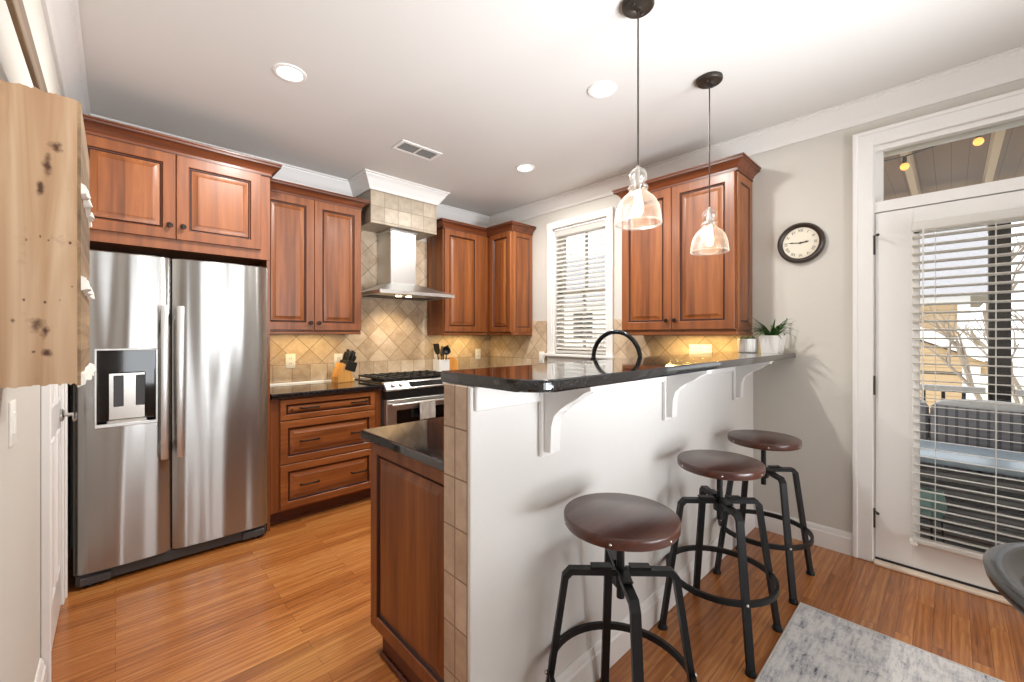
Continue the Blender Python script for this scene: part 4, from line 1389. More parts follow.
# ------------------------------------------------------------------ bar stools
def stool_master(x, y, zs, rz, label):
    t = thing('bar_stool', label, 'bar stool', (x, y, 0), rz, 'round wooden bar stools')
    G().lathe([(0, zs - 0.036), (0.166, zs - 0.036), (0.1725, zs - 0.033), (0.175, zs - 0.028), (0.176, zs - 0.007), (0.1745, zs - 0.002), (0.171, zs), (0, zs)], seg=56).build('seat', 'seat', t, smooth=50)
    for k in range(6):
        a = 2 * PI * k / 6 + 0.4
        G().sphere((0.1735 * math.cos(a), 0.1735 * math.sin(a), zs - 0.02), 0.005, seg=8).build('seat_stud', 'chrome', t)
    G().box(-0.065, 0.065, -0.065, 0.065, zs - 0.043, zs - 0.0355, 0.003).build('mounting_plate', 'iron', t, smooth=0)
    G().cyl((0, 0, 0.49), (0, 0, zs - 0.04), 0.0125, seg=16).build('screw_post', 'iron', t)
    G().lathe([(0.0124, 0.53), (0.026, 0.53), (0.026, 0.575), (0.0124, 0.575)], seg=6).build('screw_nut', 'iron', t, smooth=0)
    sq = [(0.5, -1.0), (0.5, 1.0), (-0.5, 1.0), (-0.5, -1.0)]
    zt = 0.572
    for k in range(4):
        a = PI / 4 + k * PI / 2
        c, s = math.cos(a), math.sin(a)
        dz = 0.0 if k % 2 == 0 else 0.0
        pts = [(0.0 + 0.018 * c, 0.018 * s, zt + dz), (0.155 * c, 0.155 * s, zt + dz), (0.172 * c, 0.172 * s, zt - 0.018), (0.252 * c, 0.252 * s, 0.02)]
        tang = (-s, c, 0)
        leg = G().tube(pts, 0.0125, shape=[(0.75, -1.1), (0.75, 1.1), (-0.75, 1.1), (-0.75, -1.1)], up=tang)
        lo = leg.build('leg', 'iron', t, smooth=0)
        G().lathe([(0, 0), (0.021, 0), (0.021, 0.008), (0.016, 0.022), (0, 0.022)], (0.2535 * c, 0.2535 * s, 0), 12).build('foot_pad', 'iron', lo)
        pl = G().box(0.028, 0.092, -0.017, 0.017, zt + 0.012, zt + 0.018, 0.002)
        pl.bm.transform(Matrix.Rotation(a, 4, 'Z'))
        pl.build('strap', 'iron', lo, smooth=0)
        rr = 0.215
        G().sphere((rr * 1.075 * c, rr * 1.075 * s, 0.25), 0.007, seg=8).build('ring_bolt', 'chrome', lo)
    pts = [(0.219 * math.cos(2 * PI * k / 48), 0.219 * math.sin(2 * PI * k / 48), 0.25) for k in range(48)]
    G().tube(pts, 0.0115, closed=True, shape=[(0.55, -1.0), (0.55, 1.0), (-0.55, 1.0), (-0.55, -1.0)], up=(0, 0, 1)).build('foot_ring', 'iron', t, smooth=60)
    return t


st = stool_master(1.145, 0.713, 0.752, 0.0, 'dark wood bar stool nearest the tiled bar end, cut off at the bottom')
s2 = copy_tree(st)
s2.location = (1.955, 0.713, 0)
s2['label'] = 'dark wood bar stool standing between the other two, at the rug corner'
s3 = copy_tree(st)
s3.location = (2.585, 0.713, 0)
s3['label'] = 'dark wood bar stool nearest the clock wall and the glass door'
bpy.context.view_layer.update()

# ------------------------------------------------------------------ rug, leather chair
ru = thing('area_rug', 'pale grey distressed rug on the oak floor beside the bar stools', 'rug', (0, 0, 0))
G().box(0.35, 2.414, -1.75, 0.502, 0.0005, 0.009, 0.003).build('pile', 'rug', ru, smooth=0)
G().sweep([(0.35, 0.502), (2.414, 0.502), (2.414, -1.75), (0.35, -1.75)], [(0, 0), (0.007, 0.001), (0.008, 0.006), (0.004, 0.010), (0, 0.010)], 0.0005, side=-1, closed=True).build('binding', 'rug_edge', ru, smooth=40)

ch = thing('dining_chair', 'black leather barrel dining chair at the edge of the rug', 'chair', (1.175, -0.325, 0.0115))
g = G()
band = []
NB = 40
SPAN = 125
secs = [(-0.004, -0.066), (-0.016, -0.058), (-0.019, -0.02), (-0.026, 0.03), (-0.026, 0.048), (-0.016, 0.060), (0.0, 0.063), (0.014, 0.058), (0.022, 0.046), (0.022, 0.028), (0.017, -0.02), (0.012, -0.058)]
for k in range(NB + 1):
    a = R(90 + SPAN * (1 - 2 * k / NB))
    arm = abs(1 - 2 * k / NB)
    zc = 0.815 - 0.03 * arm ** 2
    hs = 1.0 - 0.35 * arm ** 2
    cen = Vector((0.235 * math.cos(a), 0.222 * math.sin(a)))
    out = Vector((math.cos(a), math.sin(a)))
    ring = []
    for (o_, z_) in secs:
        p = cen + out * (o_ + 0.85 * z_)
        ring.append(g.bm.verts.new((p.x, p.y, zc + z_ * hs)))
    band.append(ring)
for a, b in zip(band, band[1:]):
    for k in range(len(secs)):
        j = (k + 1) % len(secs)
        g.bm.faces.new((a[k], a[j], b[j], b[k]))
g.bm.faces.new(band[0]); g.bm.faces.new(band[-1][::-1])
g.build('backrest', 'leather', ch, smooth=60)
G().lathe([(0, 0.40), (0.22, 0.40), (0.245, 0.415), (0.25, 0.44), (0.24, 0.465), (0.2, 0.478), (0, 0.48)], seg=40).build('seat', 'leather', ch, smooth=60)
for k in range(6):
    a = R(-20 + 44 * k)
    G().cyl((0.235 * math.cos(a), 0.225 * math.sin(a), 0.44), (0.250 * math.cos(a), 0.230 * math.sin(a), 0.745), 0.009, seg=8).build('back_support', 'iron', ch)
for k in range(4):
    a = PI / 4 + k * PI / 2
    G().cyl((0.19 * math.cos(a), 0.19 * math.sin(a), 0.41), (0.25 * math.cos(a), 0.25 * math.sin(a), 0), 0.016, 0.011, seg=10).build('leg', 'iron', ch)

# ------------------------------------------------------------------ clock
ck = thing('wall_clock', 'round wall clock with cream dial and dark rim beside the glass door', 'clock', (XR, 0.664, 1.898), -PI / 2)
rotm = Matrix.Rotation(PI / 2, 4, 'X')
G().lathe([(0.098, 0.016), (0.098, 0.022), (0.104, 0.032), (0.116, 0.036), (0.126, 0.028), (0.1285, 0.012), (0.1285, 0.0), (0.098, 0.0)], seg=56, mtx=rotm).build('rim', 'clockrim', ck, smooth=50)
G().lathe([(0, 0.0165), (0.0985, 0.0165), (0.0985, 0.001), (0, 0.001)], seg=56, mtx=rotm).build('dial', 'clockface', ck, smooth=30)
nm = bmesh.new()
for k, s in enumerate(('XII', 'I', 'II', 'III', 'IIII', 'V', 'VI', 'VII', 'VIII', 'IX', 'X', 'XI')):
    cu = bpy.data.curves.new('numeral', 'FONT')
    cu.body = s
    cu.size = 0.024
    cu.align_x = 'CENTER'
    cu.align_y = 'CENTER'
    cu.extrude = 0.0004
    to = bpy.data.objects.new('numeral', cu)
    COL.objects.link(to)
    me = to.to_mesh()
    th = -2 * PI * k / 12
    mt = Matrix.Translation((0.078 * math.sin(2 * PI * k / 12), -0.0169, 0.078 * math.cos(2 * PI * k / 12))) @ Matrix.Rotation(PI / 2, 4, 'X') @ Matrix.Rotation(th, 4, 'Z')
    tmp = me.copy()
    tmp.transform(mt)
    nm.from_mesh(tmp)
    bpy.data.meshes.remove(tmp)
    to.to_mesh_clear()
    bpy.data.objects.remove(to)
    bpy.data.curves.remove(cu)
gg = G(); gg.bm.free(); gg.bm = nm
gg.build('numerals', 'ink', ck, smooth=0)


def hand(ang, ln, w, y, nme):
    g = G().prism([(-w, -0.012), (w, -0.012), (w * 1.2, ln * 0.55), (w * 2.0, ln * 0.72), (0, ln), (-w * 2.0, ln * 0.72), (-w * 1.2, ln * 0.55)], 'y', y - 0.001, y)
    g.bm.transform(Matrix.Rotation(ang, 4, 'Y'))
    g.build(nme, 'ink', ck, smooth=0)


hand(R(276), 0.066, 0.0022, -0.0185, 'minute_hand')
hand(R(83), 0.046, 0.003, -0.0200, 'hour_hand')
G().lathe([(0, 0), (0.006, 0), (0.006, 0.006), (0, 0.007)], seg=16, mtx=Matrix.Translation((0, -0.0168, 0)) @ rotm).build('hub', 'ink', ck)

# ------------------------------------------------------------------ outlets and switches
def outlet(loc, rz, label, w=0.074, h=0.118, n=1, slots=True):
    t = thing('outlet', label, 'wall outlet', loc, rz, 'white electrical plates on the backsplash')
    G().box(-w / 2, w / 2, -0.007, 0, -h / 2, h / 2, 0.003, 2).build('plate', 'plate', t)
    for i in range(n):
        ox = (i - (n - 1) / 2) * 0.046
        if slots:
            g = G()
            for dz in (-0.02, 0.02):
                g.box(ox - 0.008, ox - 0.005, -0.0078, -0.0068, dz - 0.005, dz + 0.006).box(ox + 0.005, ox + 0.008, -0.0078, -0.0068, dz - 0.004, dz + 0.006)
            g.build('slots', 'slot', t, smooth=0)
        else:
            G().box(ox - 0.016, ox + 0.016, -0.0105, -0.006, -0.032, 0.032, 0.002).build('rocker', 'plate', t, smooth=0)
    return t


yw = YB - 0.0125
outlet((1.035, yw, 1.10), 0, 'white outlet plate on the tile nearest the refrigerator')
outlet((1.42, yw, 1.09), 0, 'white outlet plate on the tile behind the knife block')
outlet((2.99, yw, 1.10), 0, 'white outlet plate on the tile under the corner cabinets')
outlet((XR - 0.0125, 2.893, 1.085), -PI / 2, 'white switch plate on the tile at the left edge of the window', slots=False)
outlet((XR - 0.0125, 1.293, 1.188), -PI / 2, 'wide white switch plate lit warm under the cabinet right of the window', 0.168, 0.108, 3, False)
# ------------------------------------------------------------------ counter items
ct = 0.9145
kb = thing('knife_block', 'honey wood knife block on the counter left of the range', 'knife block', (1.40, 3.56, ct), R(10))
G().prism([(-0.075, 0.0), (0.075, 0.0), (0.075, 0.015), (0.03, 0.135), (-0.03, 0.165), (-0.075, 0.05)], 'y', -0.05, 0.05, 0.003).build('block', 'honey', kb, smooth=0)
lean = Matrix.Translation((0.042, 0, 0.12)) @ Matrix.Rotation(R(18), 4, 'Y')
G().box(-0.05, 0.05, -0.058, 0.058, -0.025, 0.055, 0.004, mtx=lean).build('holder', 'black', kb, smooth=0)
kn = None
for i, (dx, dy) in enumerate(((-0.032, -0.036), (-0.032, -0.012), (-0.03, 0.014), (-0.03, 0.038), (0.006, -0.03), (0.006, 0.0), (0.008, 0.03))):
    mt = Matrix.Translation((1.40, 3.56, ct)) @ Matrix.Rotation(R(10), 4, 'Z') @ lean @ Matrix.Translation((dx, dy, 0.0552))
    g = G().box(-0.011, 0.011, -0.007, 0.007, 0.0, 0.075 + 0.012 * (i % 3), 0.003, 2).box(-0.0115, 0.0115, -0.0075, 0.0075, 0.0, 0.008, 0.001)
    g.bm.transform(mt)
    o = g.build('knife', 'black', smooth=40)
    tag(o, 'black knife handle standing in the wooden knife block', 'knife', 'knives in the block')
mt = Matrix.Translation((1.40, 3.56, ct)) @ Matrix.Rotation(R(10), 4, 'Z') @ lean @ Matrix.Translation((0.035, -0.01, 0.0555))
g = G()
for sy in (-1, 1):
    g.tube([(0.004 * sy, 0.0, 0.0), (0.006 * sy, 0.004 * sy, 0.02)], 0.005, 8)
    g.tube([(0.006 * sy + 0.0, 0.017 * sy + 0.013 * math.cos(2 * PI * k / 16), 0.036 + 0.018 * math.sin(2 * PI * k / 16)) for k in range(16)], 0.0045, 8, closed=True)
g.bm.transform(mt)
tag(g.build('scissors', 'black', smooth=60), 'black handled kitchen scissors in the knife block', 'scissors')

cp = thing('utensil_crock', 'square white ceramic crock full of utensils right of the range', 'crock', (2.42, 3.60, ct))
G().rings(-0.062, 0.062, -0.062, 0.062, [(0, 0)], cap=False)
g = G()
g.box(-0.062, 0.062, -0.062, -0.054, 0.008, 0.15, 0.003).box(-0.062, 0.062, 0.054, 0.062, 0.008, 0.15, 0.003)
g.box(-0.062, -0.054, -0.054, 0.054, 0.008, 0.15, 0.003).box(0.054, 0.062, -0.054, 0.054, 0.008, 0.15, 0.003).box(-0.062, 0.062, -0.062, 0.062, 0, 0.01, 0.003)
g.build('pot', 'ceramic', cp, smooth=0)


def utensil(name, label, dx, dy, tx, ty, ln, head, mat):
    """A stick leaning in the crock with a head on top."""
    base = Vector((2.42 + dx, 3.60 + dy, ct + 0.012))
    d = Vector((tx, ty, 1)).normalized()
    g = G().tube([base, base + d * ln], 0.005, 8)
    rot = d.to_track_quat('Z', 'Y').to_matrix().to_4x4()
    mt = Matrix.Translation(base + d * (ln - 0.003)) @ rot @ Matrix.Scale(1.2, 4)
    if head == 'ladle':
        g.lathe([(0.038, 0.05), (0.036, 0.03), (0.026, 0.012), (0.0, 0.0), (0.0, 0.004), (0.024, 0.016), (0.033, 0.032), (0.035, 0.05), (0.038, 0.05)], seg=20, mtx=mt @ Matrix.Rotation(R(70), 4, 'X'))
    elif head == 'spoon':
        q = bmesh.ops.create_uvsphere(g.bm, u_segments=14, v_segments=8, radius=1)
        for v in q['verts']:
            v.co = mt @ Vector((v.co.x * 0.027, v.co.y * 0.008, 0.035 + v.co.z * 0.04))
    elif head == 'turner':
        g.prism([(-0.018, 0.0), (0.018, 0.0), (0.034, 0.03), (0.034, 0.09), (-0.034, 0.09), (-0.034, 0.03)], 'y', -0.002, 0.002, mtx=mt)
    else:
        g.prism([(-0.012, 0.0), (0.012, 0.0), (0.026, 0.02), (0.026, 0.075), (0.018, 0.085), (-0.026, 0.08), (-0.026, 0.02)], 'y', -0.004, 0.004, mtx=mt)
    tag(g.build(name, mat, smooth=50), label, name.replace('_', ' '), 'utensils in the crock')


utensil('slotted_turner', 'black turner leaning left in the white crock', -0.015, -0.005, -0.19, -0.03, 0.20, 'turner', 'black')
utensil('ladle', 'black ladle standing in the middle of the white crock', 0.0, -0.03, -0.0, -0.06, 0.22, 'ladle', 'black')
utensil('mixing_spoon', 'grey spoon leaning right in the white crock', 0.01, 0.01, 0.08, 0.02, 0.19, 'spoon', 'grey')
utensil('spatula', 'white spatula leaning left in the white crock', -0.03, 0.034, -0.05, 0.0, 0.14, 'spatula', 'ceramic')
utensil('serving_spoon', 'black spoon leaning right in the white crock', 0.03, -0.01, 0.14, -0.02, 0.205, 'spoon', 'black')
utensil('wide_turner', 'black flat turner at the right edge of the white crock', 0.005, 0.036, 0.17, 0.0, 0.17, 'turner', 'black')
cb = G().prism([(-0.075, 0), (0.075, 0), (0.075, 0.115), (0.02, 0.165), (-0.02, 0.165), (-0.075, 0.115)], 'y', -0.009, 0.009, 0.003)
cb.bm.transform(Matrix.Translation((2.60, 3.655, ct)) @ Matrix.Rotation(R(-6), 4, 'X'))
tag(cb.build('cutting_board', 'honey', smooth=0), 'small house shaped wooden board leaning beside the white crock', 'cutting board')

# faucet behind the bar
fx, fy0 = 2.05, 1.155
fc_ = thing('faucet', 'black gooseneck kitchen faucet rising behind the bar top', 'faucet', (fx, fy0, ct))
G().lathe([(0, 0), (0.03, 0), (0.03, 0.01), (0.022, 0.02), (0.02, 0.10), (0, 0.10)], seg=20).build('base', 'faucet', fc_)
rz_, rr = 0.262, 0.152
pts = [(0, 0, 0.09), (0, 0, rz_)] + [(0, rr - rr * math.cos(R(a)), rz_ + rr * math.sin(R(a))) for a in range(10, 226, 9)]
pts[1] = (0, 0, rz_)
G().tube(pts, 0.0125, 14).build('spout', 'faucet', fc_, smooth=60)
G().tube([(0, rr * 2 - 0.004, rz_ + 0.01), (0.0, rr * 2 + 0.012, rz_ - 0.035), (0, rr * 2 + 0.02, rz_ - 0.06)], [0.012, 0.017, 0.016], 14).build('spray_head', 'black', fc_, smooth=60)
G().tube([(0.018, 0, 0.075), (0.06, 0, 0.085), (0.095, 0, 0.095)], [0.008, 0.007, 0.006], 10).build('lever', 'faucet', fc_, smooth=60)

# plants on the bar
bt = 1.1965
p1 = thing('potted_succulent', 'ribbed white pot of low succulents at the back of the bar top', 'potted plant', (3.02, 0.925, bt))
g = G()
ribs = 24
for k in range(1):
    prof = [(0.05, 0), (0.056, 0.004), (0.058, 0.02), (0.060, 0.085), (0.058, 0.09), (0.052, 0.09), (0.05, 0.07), (0, 0.07)]
    g.lathe([(0, 0)] + prof, seg=ribs * 2)
for v in g.bm.verts:
    rad = math.hypot(v.co.x, v.co.y)
    if rad > 0.0555 and 0.003 < v.co.z < 0.0895:
        k = round(math.atan2(v.co.y, v.co.x) / (2 * PI) * ribs * 2)
        if k % 2:
            v.co.x *= 0.955
            v.co.y *= 0.955
g.build('pot', 'ceramic', p1, smooth=20)
G().lathe([(0, 0.071), (0.049, 0.071), (0.049, 0.076), (0, 0.079)], seg=20).build('soil', 'soil', p1)
for (ax, ay) in ((0, 0), (0.028, 0.008), (-0.026, 0.012), (0.004, -0.028), (-0.01, 0.03), (0.03, -0.02), (-0.03, -0.018)):
    g = G()
    for ring, (n, tilt, ln) in enumerate(((6, 62, 0.024), (5, 38, 0.024), (4, 15, 0.022))):
        for k in range(n):
            a = 2 * PI * k / n + ring * 0.5 + ax * 40
            mt = Matrix.Translation((ax, ay, 0.078 + ring * 0.003)) @ Matrix.Rotation(a, 4, 'Z') @ Matrix.Rotation(R(tilt), 4, 'Y')
            q = bmesh.ops.create_uvsphere(g.bm, u_segments=8, v_segments=6, radius=1)
            for v in q['verts']:
                v.co = mt @ Vector((v.co.x * 0.004, v.co.y * 0.008, ln * 0.5 + v.co.z * ln * 0.55))
    g.build('rosette', 'succ', p1, smooth=60)

p2 = thing('potted_spider_plant', 'white square pot with arching green leaves at the bar end', 'potted plant', (3.045, 0.79, bt))
g = G()
b0, b1, hh = 0.050, 0.064, 0.112
vs = []
for (w_, z_) in ((b0, 0), (b1, hh), (b1 - 0.007, hh), (b1 - 0.01, hh - 0.02)):
    vs.append([g.bm.verts.new((sx * w_, sy * w_, z_)) for sx, sy in ((-1, -1), (1, -1), (1, 1), (-1, 1))])
for a, b in zip(vs, vs[1:]):
    for k in range(4):
        j = (k + 1) % 4
        g.bm.faces.new((a[k], a[j], b[j], b[k]))
g.bm.faces.new(vs[0][::-1])
g.bm.faces.new(vs[-1])
bmesh.ops.bevel(g.bm, geom=[e for e in g.bm.edges if abs(e.verts[0].co.z - e.verts[1].co.z) > 0.05], offset=0.006, segments=2, affect='EDGES')
g.build('pot', 'ceramic', p2, smooth=30)
G().box(-b1 + 0.012, b1 - 0.012, -b1 + 0.012, b1 - 0.012, hh - 0.022, hh - 0.012).build('soil', 'soil', p2, smooth=0)
rnd = random.Random(3)
for k in range(80):
    a = rnd.uniform(0, 2 * PI)
    if math.cos(a) > 0.35 and rnd.random() < 0.75:
        a += PI
    ln = rnd.uniform(0.08, 0.15)
    up_ = rnd.uniform(0.9, 1.75)
    droop = rnd.uniform(0.9, 2.1)
    w_ = rnd.uniform(0.0055, 0.0085)
    g = G()
    prev = None
    r0 = rnd.uniform(0, 0.025)
    n = 7
    lim = 0.10 if math.cos(a) > 0 else 0.2
    for i in range(n + 1):
        t = i / n
        rad = r0 + min(lim, ln * (0.9 * t + 0.1 * t * t))
        z = hh - 0.013 + ln * (up_ * t - droop * 0.55 * t * t)
        wid = w_ * (1 - t) ** 0.6 + 0.0004
        c = Vector((rad * math.cos(a), rad * math.sin(a), z))
        s = Vector((-math.sin(a), math.cos(a), 0)) * wid
        cur = (g.bm.verts.new(c - s), g.bm.verts.new(c + Vector((0, 0, -0.0012))), g.bm.verts.new(c + s))
        if prev:
            g.bm.faces.new((prev[0], prev[1], cur[1], cur[0]))
            g.bm.faces.new((prev[1], prev[2], cur[2], cur[1]))
        prev = cur
    g.build('leaf', 'leaf', p2, smooth=60, solid=False)

# ------------------------------------------------------------------ blinds
def blind(name, label, x, y0, y1, z0, z1, pitch, slat, tilt, cords, rail_h=0.05):
    t = thing(name, label, 'window blind', (x, 0, 0))
    G().box(-0.055, 0.0, y0, y1, z1 - rail_h, z1, 0.004).build('headrail', 'blind', t, smooth=0)
    G().box(-0.052, -0.002, y0 + 0.004, y1 - 0.004, z0, z0 + 0.026, 0.005).build('bottom_rail', 'blind', t, smooth=0)
    g = G()
    z = z0 + 0.026 + pitch * 0.7
    ca, sa = math.cos(tilt), math.sin(tilt)
    while z < z1 - rail_h - 0.01:
        mt = Matrix.Translation((-0.027, 0, z)) @ Matrix.Rotation(tilt, 4, 'Y')
        g.box(-slat / 2, slat / 2, y0 + 0.003, y1 - 0.003, -0.0014, 0.0014, 0.0, mtx=mt)
        z += pitch
    g.build('slats', 'blind', t, smooth=0)
    g = G()
    for c in cords:
        for dx in (-0.052, -0.003):
            g.cyl((dx, c, z0 + 0.01), (dx, c, z1 - rail_h), 0.0012, seg=6)
    g.build('ladder_cords', 'blind', t)
    return t


bl = blind('door_blind', 'white slatted blind hanging over the glass of the exterior door', XR - 0.006, GY0 - 0.01, GY1 + 0.004, 0.188, 1.918, 0.0455, 0.05, R(9), (0.06, -0.15, -0.36), 0.045)
G().cyl((-0.06, 0.105, 0.95), (-0.06, 0.105, 1.875), 0.003, seg=8).build('wand', 'blind', bl)
G().box(-0.05, 0.004, GY1 - 0.02, GY1 + 0.012, 0.172, 0.197, 0.003).build('hold_down', 'plate', bl, smooth=0)
blind('window_blind', 'white slatted blind over the kitchen window by the corner cabinets', XR + 0.062, WY0 + 0.022, WY1 - 0.022, WZ0 + 0.004, WZ1 - 0.022, 0.043, 0.048, R(-36), (WY0 + 0.12, WY1 - 0.12), 0.055)

# ------------------------------------------------------------------ raw wood shelf and rail on the left wall
sh = thing('wall_shelf', 'raw pine wall shelf with chipped white shelf edges, on the left wall', 'shelf', (XL, 1.222, 1.205))
sw_, sl_, shh = 0.15, 0.40, 0.58
rnd = random.Random(11)


def rough_board(g, x0, x1, y0, y1, z0, z1, n=30, amp=0.0028):
    """A sawn board whose top and bottom edges are ragged."""
    rows = []
    for i in range(n + 1):
        t = i / n
        x = x0 + (x1 - x0) * t
        a = z0 + rnd.uniform(-amp, amp)
        b = z1 + rnd.uniform(-amp, amp)
        rows.append([g.bm.verts.new(p) for p in ((x, y0, a), (x, y1, a), (x, y1, b), (x, y0, b))])
    for a, b in zip(rows, rows[1:]):
        for k in range(4):
            j = (k + 1) % 4
            g.bm.faces.new((a[k], a[j], b[j], b[k]))
    g.bm.faces.new(rows[0][::-1])
    g.bm.faces.new(rows[-1])
    return g


rough_board(G(), 0.001, sw_ - 0.006, 0, 0.02, 0.004, shh).build('side_board', 'pine', sh, smooth=0)
rough_board(G(), 0.001, sw_ - 0.006, sl_ - 0.02, sl_, 0.004, shh).build('side_board', 'pine', sh, smooth=0)
G().box(0.001, 0.014, 0.02, sl_ - 0.02, 0.01, shh - 0.005).build('back_board', 'oldwood', sh, smooth=0)
for z in (0.012, 0.205, 0.40, shh - 0.02):
    G().box(0.014, sw_ - 0.008, 0.02, sl_ - 0.02, z - 0.008, z + 0.012).build('shelf_board', 'pine', sh, smooth=0)
for z in (0.014, 0.21, 0.405):
    g = G()
    n = 14
    rows = []
    for i in range(n + 1):
        y = 0.003 + (sl_ - 0.006) * i / n
        o_ = rnd.uniform(0.003, 0.013)
        a, b = z - 0.010 - rnd.uniform(0, 0.010), z + 0.010 + rnd.uniform(0, 0.007)
        rows.append([g.bm.verts.new(p) for p in ((sw_ - 0.006, y, a), (sw_ + o_, y, a + 0.006), (sw_ + o_ * 0.7, y, b - 0.006), (sw_ - 0.006, y, b))])
    for a, b in zip(rows, rows[1:]):
        for k in range(4):
            j = (k + 1) % 4
            g.bm.faces.new((a[k], a[j], b[j], b[k]))
    g.bm.faces.new(rows[0][::-1])
    g.bm.faces.new(rows[-1])
    g.build('shelf_edge', 'chip', sh, smooth=0)
G().box(sw_ - 0.008, sw_ - 0.001, 0.001, sl_ - 0.001, 0.0, shh - 0.004).build('front_strip', 'oldwood', sh, smooth=0)

rl = thing('wood_rail', 'weathered dark wood rail on the left wall above the pine shelf', 'rail', (XL, 0, 0))
G().box(0.05, 0.06, 0.55, 1.82, 1.935, 2.006, 0.002).build('board', 'oldwood', rl, smooth=0)
for y in (0.75, 1.22):
    G().box(0.0005, 0.0495, y - 0.025, y + 0.025, 1.945, 1.995, 0.002).build('wall_block', 'oldwood', rl, smooth=0)

# ------------------------------------------------------------------ outside: porch, furniture, houses, trees
OX = XR + TW
G().box(OX + 0.005, 5.35, -3.2, 2.0, -0.14, -0.03).build('porch_deck', 'deck', smooth=0, kind='structure')
G().box(OX + 0.005, 5.8, -3.4, 2.0, 2.625, 2.70).build('porch_ceiling', 'porch', smooth=0, kind='structure')
for i, y in enumerate((0.62, 0.215, -0.198, -0.61, -1.02)):
    o = G().box(OX + 0.005, 5.7, y - 0.02, y + 0.02, 2.506, 2.6245).build('porch_rafter', 'rafter', smooth=0, kind='structure')
G().box(5.15, 5.29, -3.2, 2.0, 2.26, 2.50).build('porch_beam', 'post', smooth=0, kind='structure')
t = thing('porch_post', 'dark square porch post seen through the door glass', 'post', (5.22, -0.267, -0.03))
G().box(-0.06, 0.06, -0.06, 0.06, 0, 2.29, 0.004).build('shaft', 'post', t, smooth=0)
G().box(-0.075, 0.075, -0.075, 0.075, 0, 0.09, 0.004).build('base_trim', 'post', t, smooth=0)
rl2 = thing('porch_railing', 'white capped porch railing with black balusters outside the door', 'railing', (5.17, 0, -0.03))
G().box(-0.045, 0.045, -2.53, -0.345, 0.86, 0.91, 0.004).box(-0.045, 0.045, -0.19, 1.83, 0.86, 0.91, 0.004).build('top_rail', 'housetrim', rl2, smooth=0)
G().box(-0.02, 0.02, -2.53, -0.345, 0.10, 0.14).box(-0.02, 0.02, -0.19, 1.83, 0.10, 0.14).build('bottom_rail', 'housetrim', rl2, smooth=0)
for k in range(36):
    y = -2.47 + k * 0.12
    if -0.37 < y < -0.17:
        continue
    G().box(-0.012, 0.012, y - 0.012, y + 0.012, 0.14, 0.86).build('baluster', 'black', rl2, smooth=0)
# string lights
for (x, y, z, lab) in ((3.70, 0.21, 2.40, 'round string light bulb glowing left in the transom window'), (3.74, -0.11, 2.467, 'round string light bulb glowing in the middle of the transom window')):
    t = thing('string_bulb', lab, 'light bulb', (x, y, z), 0, 'porch string light bulbs')
    G().sphere((0, 0, 0), 0.023, seg=16).build('globe', 'stringbulb', t, smooth=180)
    G().cyl((0, 0, 0.02), (0, 0, 0.06), 0.011, seg=10).build('socket', 'bronze', t)
tag(G().tube([(3.6, 1.2, 2.46), (3.66, 0.6, 2.455), (3.70, 0.21, 2.466), (3.72, 0.04, 2.50), (3.74, -0.11, 2.533), (3.8, -0.5, 2.49), (3.7, -1.1, 2.49)], 0.004, 6).build('string_light_wire', 'black', smooth=60), 'thin black string light cord sagging under the porch ceiling', 'cord')

# patio sofa, table, pot
sf = thing('patio_sofa', 'grey cushioned dark wicker sofa against the porch railing', 'sofa', (4.72, -0.2, -0.03))
G().box(-0.32, 0.30, -1.0, 1.0, 0.06, 0.36, 0.01).box(0.20, 0.30, -1.0, 1.0, 0.36, 0.68, 0.01).box(-0.32, 0.30, -1.08, -1.0, 0.0, 0.56, 0.01).box(-0.32, 0.30, 1.0, 1.08, 0.0, 0.56, 0.01).build('frame', 'wicker', sf, smooth=0)
for y0 in (-0.99, -0.33, 0.33):
    G().box(-0.30, 0.18, y0, y0 + 0.65, 0.362, 0.47, 0.03, 3).build('seat_cushion', 'cushion', sf)
    G().box(0.04, 0.198, y0, y0 + 0.65, 0.472, 0.78, 0.035, 3).build('back_cushion', 'cushion', sf)
    G().sphere((0.12, y0 + 0.32, 0.79), 0.06, 1.0, 5.2, 0.9, seg=16).build('throw_roll', 'snow', sf, smooth=180)
pt = thing('patio_table', 'low patio table with pale blue top and dark slatted sides', 'table', (3.98, -0.25, -0.03))
G().box(-0.32, 0.30, -0.95, 0.95, 0.545, 0.58, 0.008, 2).build('tabletop', 'patio', pt)
g = G()
for z in (0.08, 0.17, 0.26, 0.35, 0.44):
    g.box(-0.27, -0.25, -0.9, 0.9, z, z + 0.06)
    g.box(0.23, 0.25, -0.9, 0.9, z, z + 0.06)
g.build('slat_apron', 'wicker', pt, smooth=0)
for sx in (-0.27, 0.24):
    for sy in (-0.9, 0.9):
        G().box(sx - 0.02, sx + 0.03, sy - 0.03, sy + 0.03, 0, 0.545).build('leg', 'post', pt, smooth=0)
tp = thing('planter', 'small teal faceted planter on a black stand outside the door glass', 'planter', (3.57, 0.085, -0.0295))
G().lathe([(0, 0.25), (0.05, 0.25), (0.075, 0.32), (0.06, 0.40), (0.052, 0.40), (0.056, 0.37), (0, 0.37)], seg=6).build('pot', 'teal', tp, smooth=0)
G().lathe([(0, 0.371), (0.054, 0.371), (0, 0.38)], seg=6).build('soil', 'soil', tp, smooth=0)
g = G().tube([(0.055 * math.cos(2 * PI * k / 24), 0.055 * math.sin(2 * PI * k / 24), 0.245) for k in range(24)], 0.005, 8, closed=True)
for k in range(3):
    a_ = 2 * PI * k / 3
    g.tube([(0.052 * math.cos(a_), 0.052 * math.sin(a_), 0.245), (0.065 * math.cos(a_), 0.065 * math.sin(a_), 0.0)], 0.005, 8)
g.box(-0.052, 0.052, -0.005, 0.005, 0.240, 0.2495)
